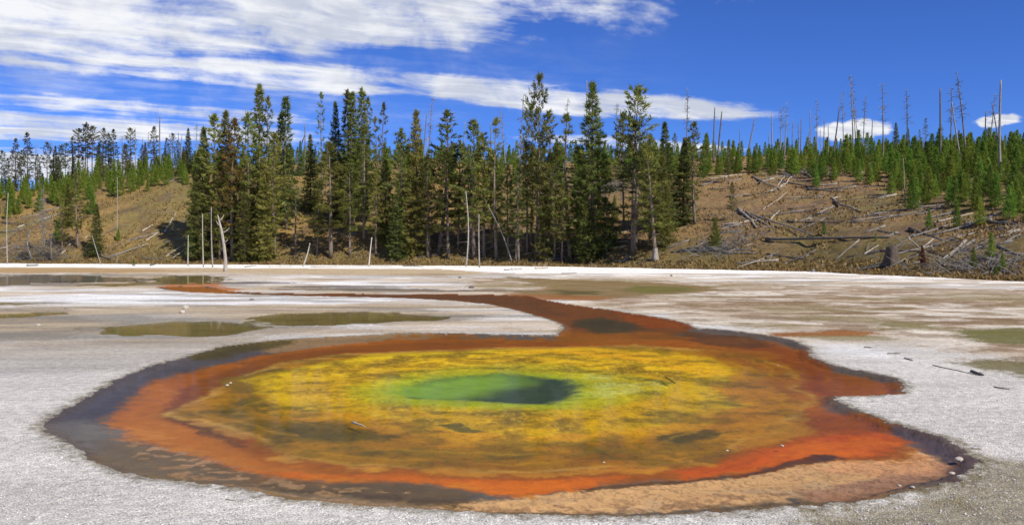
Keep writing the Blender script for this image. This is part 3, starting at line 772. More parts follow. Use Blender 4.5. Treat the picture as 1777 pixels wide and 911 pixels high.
# ------------------------------------------------------------------ trees
def needles_mesh(name, cen, dirs, nblade, ln, wd, shade, mat, spread=.9, up=.3):
    """needle sprays: short blades fanned round each tuft centre"""
    n = len(cen)
    c = np.repeat(cen, nblade, 0); d = np.repeat(dirs, nblade, 0); s = np.repeat(shade, nblade)
    k = len(c)
    d = d * .7 + rng.normal(0, spread * .6, (k, 3)); d[:, 2] += up
    d /= np.linalg.norm(d, axis=1)[:, None] + 1e-9
    outw = c.copy(); outw[:, 2] = 0; outw /= np.linalg.norm(outw, axis=1)[:, None] + 1e-6
    nv = outw * .55 + np.array([0, 0, .75]) + rng.normal(0, .5, (k, 3))          # sprays lie open to the light
    side = np.cross(d, nv); side /= np.linalg.norm(side, axis=1)[:, None] + 1e-9
    L = rng.uniform(*ln, k)[:, None]; W = rng.uniform(*wd, k)[:, None]
    c = c + rng.normal(0, .05, (k, 3))
    Vn = np.stack([c - side * W * .5, c + side * W * .5, c + d * L], 1).reshape(-1, 3)
    sc_ = np.repeat(np.clip(s + rng.normal(0, .14, k), 0, 1), 3)[:, None] * np.ones((1, 3))
    return mesh_of(name, Vn, np.arange(3 * k).reshape(-1, 3), mat, False, sc_)


def conifer(kind, seed):
    """returns trunk mesh, dead-branch mesh, crown arrays for a tree of its own height"""
    global rng
    rng = np.random.default_rng(seed)
    par = {'spruce': (15, .02, .165, .30, 6, 1.15, -18), 'pine': (14, .25, .130, .40, 5, 1.0, -5), 'lodge': (12, .46, .115, .36, 4, .9, 5),
           'open': (13, .16, .105, .48, 4, .62, -8), 'spire': (15, .10, .075, .30, 5, 1.0, -22), 'sap': (4, .02, .235, .17, 6, 1.0, 12)}[kind]
    H, tb, rr, sp_, nb, dn, ang = par
    bend = rng.normal(0, .012 * H, 2)
    axis = lambda z: np.array([bend[0] * math.sin(z / H * 3.0), bend[1] * math.sin(z / H * 2.3), z])
    tz = np.linspace(-.4, H, 12)
    tr0 = H * (.0125 if kind != 'sap' else .016)
    tk = MB(); tk.tube([axis(z) for z in tz], [max(.012, tr0 * (1 - .93 * max(z, 0) / H)) for z in tz], 7)
    tw = MB()
    cen, dirs, shade = [], [], []
    z = H * tb
    while z < H * .985:
        tt_ = z / H; q = (tt_ - tb) / (1 - tb)
        if kind in ('spruce', 'sap'): prof = (1 - q) ** .85 * min(1, .75 + q * 3)
        elif kind == 'pine': prof = (1 - q) ** .62 * min(1, .5 + q * 3.2)
        elif kind == 'lodge': prof = math.sqrt(max(0, 1 - (q * 1.55 - .55) ** 2)) * .95
        elif kind == 'open': prof = (1 - q) ** .6 * min(1, .45 + q * 2.5)
        else: prof = (1 - q) ** .75
        a0 = rng.uniform(0, 6.28)
        for kb in range(nb):
            if kind in ('open', 'lodge', 'pine') and rng.random() < (.28 if kind == 'open' else .15): continue
            L = H * rr * prof * (rng.uniform(.42, 1.32) if kind not in ('spruce', 'sap') else rng.uniform(.72, 1.15)) + .12
            a = a0 + kb * 6.283 / nb + rng.normal(0, .3)
            el = R(ang + 50 * q ** 1.4 + rng.normal(0, 9))
            dr = np.array([math.cos(a) * math.cos(el), math.sin(a) * math.cos(el), math.sin(el)])
            lat = np.array([-math.sin(a), math.cos(a), 0])
            base = axis(z + rng.normal(0, sp_ * .3))
            curv = .18 * L
            tipz = lambda s: base + dr * L * s + np.array([0, 0, curv * s * s - .12 * L * s])
            tw.tube([tipz(0), tipz(.5), tipz(.95)], [.010 * L + .012, .006 * L + .008, .006], 3, False)
            m_ = max(3, int(L / .155 * dn)) if kind != 'sap' else max(3, int(L / .11))
            sb = rng.uniform(.05, .95)
            inner = .12 if kind in ('spruce', 'sap') else .30
            s_ = rng.uniform(inner, 1.0, m_) ** .8
            lo = rng.uniform(-1, 1, m_) * .42 * L * (1.05 - s_) * (1 if kind != 'lodge' else .8)
            for s, l in zip(s_, lo):
                p = tipz(s) + lat * l + np.array([0, 0, rng.normal(0, .05)])
                dv = dr + lat * np.sign(l) * .6
                cen.append(p); dirs.append(dv); shade.append(np.clip(sb + rng.normal(0, .1), 0, 1))
        z += sp_ * rng.uniform(.75, 1.25)
    for _ in range(10 if kind == 'sap' else 26):                        # leader
        p = axis(H * rng.uniform(.955, 1.0)); cen.append(p); dirs.append(np.array([0, 0, 1.]) + rng.normal(0, .4, 3)); shade.append(.6)
    if kind in ('pine', 'lodge', 'open'):                               # dead lower limbs
        for _ in range(26):
            zz = H * rng.uniform(.06, max(tb, .25) + .05); a = rng.uniform(0, 6.28); L = rng.uniform(.3, 1.5)
            p0 = axis(zz); d = np.array([math.cos(a), math.sin(a), rng.uniform(-.4, .15)])
            tw.tube([p0, p0 + d * L * .5, p0 + d * L + np.array([0, 0, -.1 * L])], [.025, .016, .006], 3, False)
    return H, tk, tw, np.array(cen), np.array(dirs), np.array(shade)


LIB = {}


def lib(kind, var, mat):
    key = (kind, var, mat)
    if key in LIB: return LIB[key]
    k0 = ('geo', kind, var)
    if k0 not in LIB:
        LIB[k0] = conifer(kind, 1000 + 37 * var + sum(map(ord, kind)))
        H, tk, tw = LIB[k0][:3]
        LIB[('wood', kind, var)] = (tk.mesh('trunk', M['bark']), tw.mesh('branches', M['bark']))
    H, tk, tw, cen, dirs, shade = LIB[k0]
    if kind == 'sap':
        cr = needles_mesh('crown', cen, dirs, 4, (.16, .30), (.045, .075), shade, M[mat], .9, .45)
    else:
        cr = needles_mesh('crown', cen, dirs, 5, (.24, .44), (.065, .11), shade, M[mat], .9, .25)
    LIB[key] = (H,) + LIB[('wood', kind, var)] + (cr,)
    return LIB[key]


ORD = 'first second third fourth fifth sixth seventh eighth ninth tenth eleventh twelfth thirteenth fourteenth fifteenth sixteenth seventeenth eighteenth nineteenth'.split()


def ordinal(i):
    if i < 19: return ORD[i]
    tens = {2: ('twentieth', 'twenty'), 3: ('thirtieth', 'thirty'), 4: ('fortieth', 'forty'), 5: ('fiftieth', 'fifty'), 6: ('sixtieth', 'sixty'), 7: ('seventieth', 'seventy'), 8: ('eightieth', 'eighty'), 9: ('ninetieth', 'ninety')}
    a, b_ = divmod(i + 1, 10)
    if a not in tens: return 'hundred and ' + ordinal(i - 100)
    return tens[a][0] if b_ == 0 else tens[a][1] + '-' + ORD[b_ - 1]


def place(name, base, top_px, top_py, meshes, H, wide=1.0, spin=None):
    """a tree from its foot on the land up to the height that the photograph shows"""
    Yb = base[1]
    zt = HC + (HY - top_py) / F * Yb; xt = (top_px - CX) / F * Yb
    h = max(.3, zt - base[2]); dx = xt - base[0]
    ln = math.hypot(h, dx)
    o = empty(name, tuple(base))
    s = ln / H
    wide *= 1.03 if name != 'dead_tree' else 1.0
    o.scale = (s * wide, s * wide, s)
    o.rotation_euler = (Matrix.Rotation(math.atan2(dx, h), 3, 'Y') @ Matrix.Rotation(rnd.uniform(0, 6.28) if spin is None else spin, 3, 'Z')).to_euler()
    par_ = o
    for nm_, m_ in meshes:
        c_ = tag(link(nm_, m_, par_ if nm_ == 'branches' and name != 'dead_tree' else o), None, None, None, 'stuff' if nm_ == 'branches' else None)
        if nm_ == 'trunk': par_ = c_
    return o


LOOK = {'spruce': 'dense cone-shaped green conifer', 'pine': 'bushy olive green pine', 'lodge': 'bare-stemmed pine with tufted top', 'open': 'thin sparse pine', 'spire': 'narrow spire-shaped conifer'}
# px of the foot, py of the foot, px of the top, py of the top, form, width, needles, own label
TALL = [
    (352, 448, 353, 222, 'spruce', .85, 'pine'), (368, 452, 370, 200, 'pine', 1.25, 'pine'), (391, 440, 391, 194, 'spruce', .95, 'pine'),
    (404, 452, 408, 208, 'pine', 1.15, 'rust_pine', 'pine with rusty orange brown needles among the green trees'), (432, 446, 432, 198, 'pine', 1.1, 'pine'), (447, 425, 449, 149, 'spire', 1.15, 'dark_pine', 'tallest narrow spire-shaped conifer of the tree group at left'),
    (466, 420, 466, 171, 'open', .9, 'pine'), (478, 448, 478, 232, 'pine', 1.35, 'pine'), (462, 452, 456, 300, 'spruce', 1.1, 'pine'), (497, 400, 497, 170, 'spire', 1.25, 'dark_pine'), (489, 395, 488, 198, 'spire', 1.1, 'pine'),
    (513, 440, 513, 314, 'open', 1.3, 'pine'), (538, 366, 538, 235, 'spruce', .95, 'dark_pine'), (560, 350, 560, 163, 'open', .75, 'pine'), (574, 448, 571, 248, 'pine', 1.6, 'pine', 'broad light green pine standing alone beside the ochre clearing'),
    (585, 380, 583, 178, 'spruce', .7, 'pine'), (601, 385, 600, 159, 'spire', 1.3, 'pine'), (613, 390, 612, 162, 'spire', 1.15, 'dark_pine'), (624, 385, 625, 156, 'spire', 1.2, 'pine'), (638, 380, 639, 172, 'open', 1.0, 'pine'),
    (632, 415, 632, 219, 'pine', 1.35, 'pine'), (661, 385, 667, 180, 'open', .85, 'pine'), (652, 388, 648, 205, 'open', .8, 'pine'), (673, 425, 671, 278, 'spruce', 1.15, 'dark_pine'), (700, 440, 698, 225, 'pine', 1.2, 'pine'),
    (722, 440, 722, 194, 'spruce', .9, 'pine'), (716, 425, 718, 312, 'pine', 1.0, 'sapling'), (762, 440, 773, 193, 'pine', 1.35, 'pine'), (778, 450, 776, 262, 'pine', 1.3, 'dark_pine'), 
    (822, 450, 823, 210, 'pine', 1.25, 'pine'), (840, 446, 838, 232, 'pine', 1.2, 'pine'), (862, 450, 862, 207, 'open', 1.1, 'pine'), (921, 425, 921, 187, 'lodge', .85, 'dark_pine', 'small tufted crown on a bare stem beside the tallest thin pine'),
    (938, 452, 937, 134, 'lodge', .62, 'dark_pine', 'tallest pine of all, a thin stem with a small dark tuft on top'), (950, 452, 951, 195, 'pine', 1.0, 'pine'), (930, 450, 930, 262, 'pine', 1.25, 'dark_pine'), (962, 452, 964, 265, 'pine', 1.15, 'dark_pine'), (990, 452, 990, 200, 'open', 1.3, 'pine'),
    (1002, 440, 1004, 255, 'pine', 1.1, 'pine'), (1031, 440, 1029, 146, 'spruce', 1.02, 'pine', 'tall broad cone-shaped spruce that rises highest in the middle'), (1019, 456, 1018, 338, 'spruce', 1.05, 'dark_pine', 'dark young spruce at the shore below the tall cone-shaped spruce'), (1053, 440, 1053, 345, 'pine', 1.3, 'dark_pine'), (1067, 382, 1067, 338, 'spruce', 1.2, 'dark_pine'),
    (1083, 400, 1083, 198, 'lodge', .8, 'pine'), (1098, 440, 1108, 156, 'lodge', 1.1, 'pine'), (1100, 440, 1102, 212, 'pine', 1.75, 'ridge_pine', 'wide grey green pine beside the leaning pale trunk'), (1138, 452, 1122, 250, 'pine', 1.4, 'pine', 'leaning pine with a pale trunk and a split stump at its foot'), (1148, 430, 1146, 265, 'spruce', 1.0, 'pine'),
    (1156, 400, 1153, 214, 'spruce', 1.0, 'dark_pine'), (1187, 390, 1189, 240, 'spruce', 1.1, 'dark_pine'), (1206, 390, 1207, 213, 'pine', 1.25, 'dark_pine', 'dark pine at the right end of the tall trees with clear brown slope beside it'),
    (165, 447, 166, 355, 'spruce', 1.15, 'dark_pine', 'small dark spruce alone at the foot of the left slope'), (107, 440, 107, 345, 'pine', 1.0, 'pine'), (135, 432, 133, 300, 'pine', 1.2, 'pine'), (118, 395, 118, 320, 'spruce', 1.2, 'pine'),
    (1271, 383, 1271, 317, 'pine', 1.1, 'dark_pine', 'small dark pine alone on the brown slope above the log heap'), (1265, 320, 1265, 243, 'pine', .8, 'dark_pine'),
    (742, 448, 744, 270, 'pine', 1.2, 'dark_pine'), (900, 455, 902, 290, 'pine', 1.2, 'dark_pine'),
    (975, 456, 976, 320, 'pine', 1.2, 'dark_pine'), (342, 440, 342, 270, 'spruce', .8, 'pine'), (550, 446, 552, 320, 'pine', 1.0, 'pine'),
    (607, 446, 606, 285, 'pine', 1.2, 'pine'), (652, 444, 653, 300, 'pine', 1.1, 'pine'), (690, 450, 690, 315, 'spruce', 1.0, 'pine'), (795, 430, 797, 246, 'pine', 1.1, 'pine'), (882, 448, 881, 286, 'pine', 1.1, 'pine'), (381, 452, 381, 280, 'pine', 1.1, 'pine'),
    (426, 455, 424, 305, 'spruce', .95, 'pine'), (1010, 448, 1009, 300, 'pine', 1.1, 'pine'), (945, 452, 944, 300, 'spruce', .9, 'pine'), (815, 440, 812, 290, 'pine', 1.1, 'pine'),
    (1128, 420, 1130, 235, 'pine', 1.2, 'pine'), (855, 430, 855, 262, 'pine', 1.1, 'pine'), (915, 440, 912, 250, 'pine', 1.0, 'pine'), 
]
RIDGE = [(3, 338, 3, 262, 'lodge'), (27, 332, 27, 241, 'pine'), (47, 328, 47, 231, 'pine'), (38, 330, 38, 262, 'lodge'), (82, 322, 82, 248, 'lodge'), (96, 318, 96, 254, 'spruce'), (107, 316, 106, 254, 'lodge'), (113, 314, 115, 249, 'lodge'),
         (138, 308, 137, 224, 'lodge'), (148, 306, 149, 217, 'lodge'), (160, 305, 161, 220, 'lodge'), (180, 302, 181, 223, 'pine'), (172, 303, 172, 250, 'spruce'), (196, 300, 196, 225, 'pine'), (188, 300, 189, 232, 'pine'),
         (218, 298, 216, 250, 'pine'), (226, 298, 226, 223, 'lodge'), (246, 296, 247, 252, 'pine'), (267, 296, 267, 220, 'pine'), (291, 294, 289, 240, 'pine'), (299, 294, 300, 233, 'lodge'), (328, 302, 328, 223, 'spruce'), (318, 300, 318, 255, 'spruce'),
         (312, 296, 308, 245, 'lodge'), (65, 322, 66, 268, 'pine'), (15, 336, 14, 275, 'pine'), (125, 312, 125, 240, 'open'),
         (1555, 268, 1555, 214, 'spruce'), (1576, 268, 1576, 222, 'spruce'), (1607, 268, 1607, 206, 'open'), (1597, 268, 1596, 226, 'open'), (1665, 266, 1665, 226, 'spruce'), (1634, 268, 1632, 215, 'open'), (1712, 262, 1712, 225, 'open'),
         (505, 300, 505, 252, 'spruce'), (522, 305, 521, 245, 'spruce'), (548, 305, 547, 255, 'spruce'), (1095, 300, 1096, 240, 'spruce'), (1170, 290, 1171, 232, 'pine'), (1225, 285, 1226, 246, 'spruce')]

for k_ in range(16):
    x_ = 6 + k_ * 20.5 + rnd.uniform(-7, 7); b_ = float(np.interp(x_, CRX, CRY)) + rnd.uniform(-1, 4)
    RIDGE.append((round(x_), b_, round(x_ + rnd.uniform(-2, 2)), b_ - rnd.uniform(34, 62), rnd.choice(['pine', 'spruce', 'pine'])))
for i, tr_ in enumerate(sorted(TALL)):
    bx_, by_, tx, ty, form, wd_, mt_ = tr_[:7]
    base = hit(bx_, by_)
    H, tk, tw, cr = lib(form, i % 3, mt_)
    o = place('pine_tree' if form != 'spruce' else 'spruce_tree', base, tx, ty, [('trunk', tk), ('branches', tw), ('crown', cr)], H, wd_)
    lab = tr_[7] if len(tr_) > 7 else '%s, %s from the left of the tall trees before the hill' % (LOOK[form], ordinal(i))
    tag(o, lab, 'tree', 'tall conifers at the foot of the hill')
for i, (bx_, by_, tx, ty, form) in enumerate(sorted(RIDGE)):
    base = hit(bx_, by_)
    H, tk, tw, cr = lib(form, i % 3, 'ridge_pine' if bx_ < 340 else 'dark_pine')
    o = place('pine_tree' if form != 'spruce' else 'spruce_tree', base, tx, ty, [('trunk', tk), ('branches', tw), ('crown', cr)], H, {'lodge': 1.05, 'pine': 1.15, 'spruce': .95, 'open': 1.2}[form])
    tag(o, '%s on the skyline, %s from the left among the ridge trees' % (LOOK[form], ordinal(i)), 'tree', 'conifers along the ridge')

# young pines: 300 nearest in view singly, the rest as one thicket
SAPB_X = [-100, 0, 60, 130, 200, 330, 345, 480, 520, 700, 900, 1100, 1235, 1300, 1380, 1500, 1560, 1600, 1660, 1720, 1777, 1900]
SAPB_Y = [385, 376, 366, 350, 334, 312, 300, 300, 296, 318, 322, 318, 304, 303, 301, 318, 330, 352, 362, 378, 388, 395]
cand = []
tries = 0
grid = {}
while tries < 34000:
    tries += 1
    u = rnd.uniform(-.66, .66) if tries % 3 else rnd.uniform(-.60, -.35); px = CX + F * u
    toe = float(toe_of(px)); Yc = rnd.uniform(toe + 4, 147)
    if rnd.random() > Yc / 147: continue
    Xc = u * Yc
    zc_ = float(hill_z(Xc, Yc))
    py = HY - (zc_ - HC) / Yc * F
    lim = np.interp(px, SAPB_X, SAPB_Y)
    if py > lim + rnd.gauss(0, 3): continue
    if fbm(np.array(Xc / 5), np.array(Yc / 5), 333, 2) < .25 and px > 1200: continue
    dmin = (1.3 if px > 1230 else 2.1) if Yc < 115 else (2.5 if px > 345 else 1.7)
    key = (int(Xc // 3), int(Yc // 3))
    if any((Xc - a) ** 2 + (Yc - b_) ** 2 < dmin * dmin for ki in range(key[0] - 1, key[0] + 2) for kj in range(key[1] - 1, key[1] + 2) for a, b_ in grid.get((ki, kj), ())): continue
    grid.setdefault(key, []).append((Xc, Yc))
    cand.append((Yc, Xc, zc_, px, py, py > lim - 7))
cand.sort()
singles = [(1241, 434, 380, 'small bright pine sapling beside the long log heap'), (1612, 399, 364, 'rounded green sapling alone on the open brown slope'), (1583, 366, 308, 'slender sapling standing just in front of the young forest edge'),
           (1720, 452, 405, 'bushy sapling among the log piles at right'), (1690, 470, 430, 'small sapling low among the fallen logs at right'), (1728, 480, 458, 'tiny sapling at the white shore at right'), (335, 452, 396, 'light green young pine at the shore beside the bleached snags'),
           (1416, 326, 285, 'sapling standing forward of the forest edge above the slope'), (1547, 338, 300, 'sapling beside the grey debris heap below the young forest'), (1660, 395, 350, 'sapling beside the long pale log at right'), (1700, 392, 345, 'sapling at the lower tip of the young forest'), (1430, 408, 385, 'very small sapling in the middle of the brown slope'),
           (205, 420, 396, 'low bush at the foot of a thin pole on the left slope'), (158, 372, 325, 'pale green sapling high on the left slope'), (1740, 470, 440, 'sapling before the dark log at the right edge'), (1520, 420, 405, 'tiny tuft of green beside the big dark log'), (98, 420, 385, 'green young pine among the logs on the left slope'),
           (1100, 420, 398, 'small shrub under the wide grey green pine'), (232, 462, 448, 'low green bush at the edge of the left shore')]
for i, (px, py, ty, lab) in enumerate(singles):
    H, tk, tw, cr = lib('sap', i % 4, 'sapling')
    tag(place('pine_sapling', hit(px, py), px, ty, [('trunk', tk), ('crown', cr)], H, rnd.uniform(.8, 1.05)), lab, 'sapling', 'saplings on the open slope')
H, tk, tw, cr = lib('sap', 1, 'dead_red')
tag(place('dead_sapling', hit(1601, 466), 1600, 428, [('trunk', tk), ('crown', cr)], H, .8), 'dead red brown sapling beside the big stump', 'sapling')
n_ind = 0
TV, TF, TS, tn = [], [], [], 0
thin = {}
edge = {c_[:2]: j_ for j_, c_ in enumerate(sorted([q for q in cand if q[5] and q[3] > 1230 and -20 < q[3] < 1797], key=lambda q: q[3]))}
for i, (Yc, Xc, zc_, px, py, fr0) in enumerate(cand):
    infr = -20 < px < 1797
    hgt = rnd.uniform(2.0, 3.5) * (1.0 if px > 345 else .9)
    hgt *= .80 if px > 1230 else 1.0
    if Yc < 85: hgt *= .8
    hgt *= .72 + .62 * float(fbm(np.array(Xc / 7), np.array(Yc / 7), 343, 2))
    if rnd.random() < .12: hgt *= 1.25
    if Yc > 125: hgt *= .85
    v = rnd.randrange(4); wide = rnd.uniform(.8, 1.12); a = rnd.uniform(0, 6.28)
    if infr and n_ind < 280:
        n_ind += 1
        H, tk, tw, cr = lib('sap', v, 'sapling')
        o = empty('young_pine', (Xc, Yc, zc_)); s = hgt / H
        o.scale = (s * wide, s * wide, s); o.rotation_euler = (0, 0, a)
        link('trunk', tk, o); link('crown', cr, o)
        side = 'left ridge' if px < 345 else ('slope behind the tall trees' if px < 1230 else 'right hilltop')
        tag(o, 'young pine, %s from the left along the front edge of the hilltop thicket' % ordinal(edge[(Yc, Xc)]) if (Yc, Xc) in edge else 'bright green young pine deep in the dense thicket on the %s' % side, 'sapling', 'young pines of the thicket on the %s' % side)
    else:
        if v not in thin:
            _, _, _, cen, dirs, shade = LIB[('geo', 'sap', v)] if ('geo', 'sap', v) in LIB else (lib('sap', v, 'sapling'), LIB[('geo', 'sap', v)])[1]
            me = lib('sap', v, 'sapling')[3]
            A = np.zeros(len(me.vertices) * 3, np.float32); me.vertices.foreach_get('co', A)
            A = A.reshape(-1, 3, 3)
            cc = np.zeros(len(me.vertices) * 4, np.float32); me.color_attributes['col'].data.foreach_get('color', cc)
            cc = cc.reshape(-1, 3, 4)
            sel = np.random.default_rng(v).random(len(A)) < .4
            B = A[sel]; m0 = B.mean(1, keepdims=True); B = m0 + (B - m0) * 1.5
            thin[v] = (B.reshape(-1, 3), cc[sel].reshape(-1, 4)[:, :3])
        B, cc = thin[v]; s = hgt / 4.0
        ca, sa = math.cos(a) * s * wide, math.sin(a) * s * wide
        TV.append(np.stack([B[:, 0] * ca - B[:, 1] * sa + Xc, B[:, 0] * sa + B[:, 1] * ca + Yc, B[:, 2] * s + zc_], 1))
        TS.append(np.clip(cc * .8 + rnd.uniform(-.05, .3), 0, 1))
if TV:
    TV = np.vstack(TV); TS = np.vstack(TS)
    me = mesh_of('young_forest', TV, np.arange(len(TV)).reshape(-1, 3), M['sapling'], False, TS)
    tag(link('young_forest', me), 'far mass of young green pines along the hilltop', 'forest', None, 'stuff')

# ------------------------------------------------------------------ standing dead trees
def snag_mesh(kind, seed):
    r_ = np.random.default_rng(seed)
    H = 10.0
    tk = MB(); br = MB()
    bend = r_.normal(0, .12, 2)
    ax = lambda z: np.array([bend[0] * math.sin(z / H * 3.1), bend[1] * math.sin(z / H * 2.2), z])
    zs = np.linspace(-.4, H, 12)
    r0, r1 = {'pole': (.14, .07), 'twiggy': (.13, .03), 'fuzzy': (.12, .02), 'stem': (.075, .04)}[kind]
    tk.tube([ax(z) for z in zs], [r0 + (r1 - r0) * max(z, 0) / H for z in zs], 7)
    nb = {'pole': 7, 'twiggy': 46, 'fuzzy': 190, 'stem': 10}[kind]
    for _ in range(nb):
        z = H * (r_.uniform(.3, .98) if kind == 'pole' else r_.uniform(.5, .99) if kind == 'twiggy' else r_.uniform(.05, .97))
        a = r_.uniform(0, 6.28)
        L = {'pole': r_.uniform(.15, .5), 'twiggy': r_.uniform(.3, 1.0) * (1.25 - z / H * .7), 'fuzzy': r_.uniform(.4, 1.7) * (1.1 - z / H), 'stem': r_.uniform(.15, .5)}[kind]
        el = r_.uniform(-.5, .35)
        d = np.array([math.cos(a), math.sin(a), el]); p = ax(z)
        k = .5 if kind == 'fuzzy' else 1
        br.tube([p, p + d * L * .55, p + d * L + np.array([0, 0, L * r_.uniform(-.35, .3)])], [.035 * k, .024 * k, .012 * k], 3, False)
        if kind in ('twiggy', 'fuzzy'):
            for _ in range(2):
                q = p + d * L * r_.uniform(.4, .9); d2 = d + r_.normal(0, .6, 3)
                br.tube([q, q + d2 * L * .4], [.016, .008], 3, False)
    return tk, br


SN = {}


def snag(kind, v, mat):
    if (kind, v, mat) not in SN:
        a, b_ = snag_mesh(kind, 50 * v + sum(map(ord, kind)))
        SN[(kind, v, mat)] = (a.mesh('trunk', M[mat]), b_.mesh('branches', M[mat]))
    return SN[(kind, v, mat)]


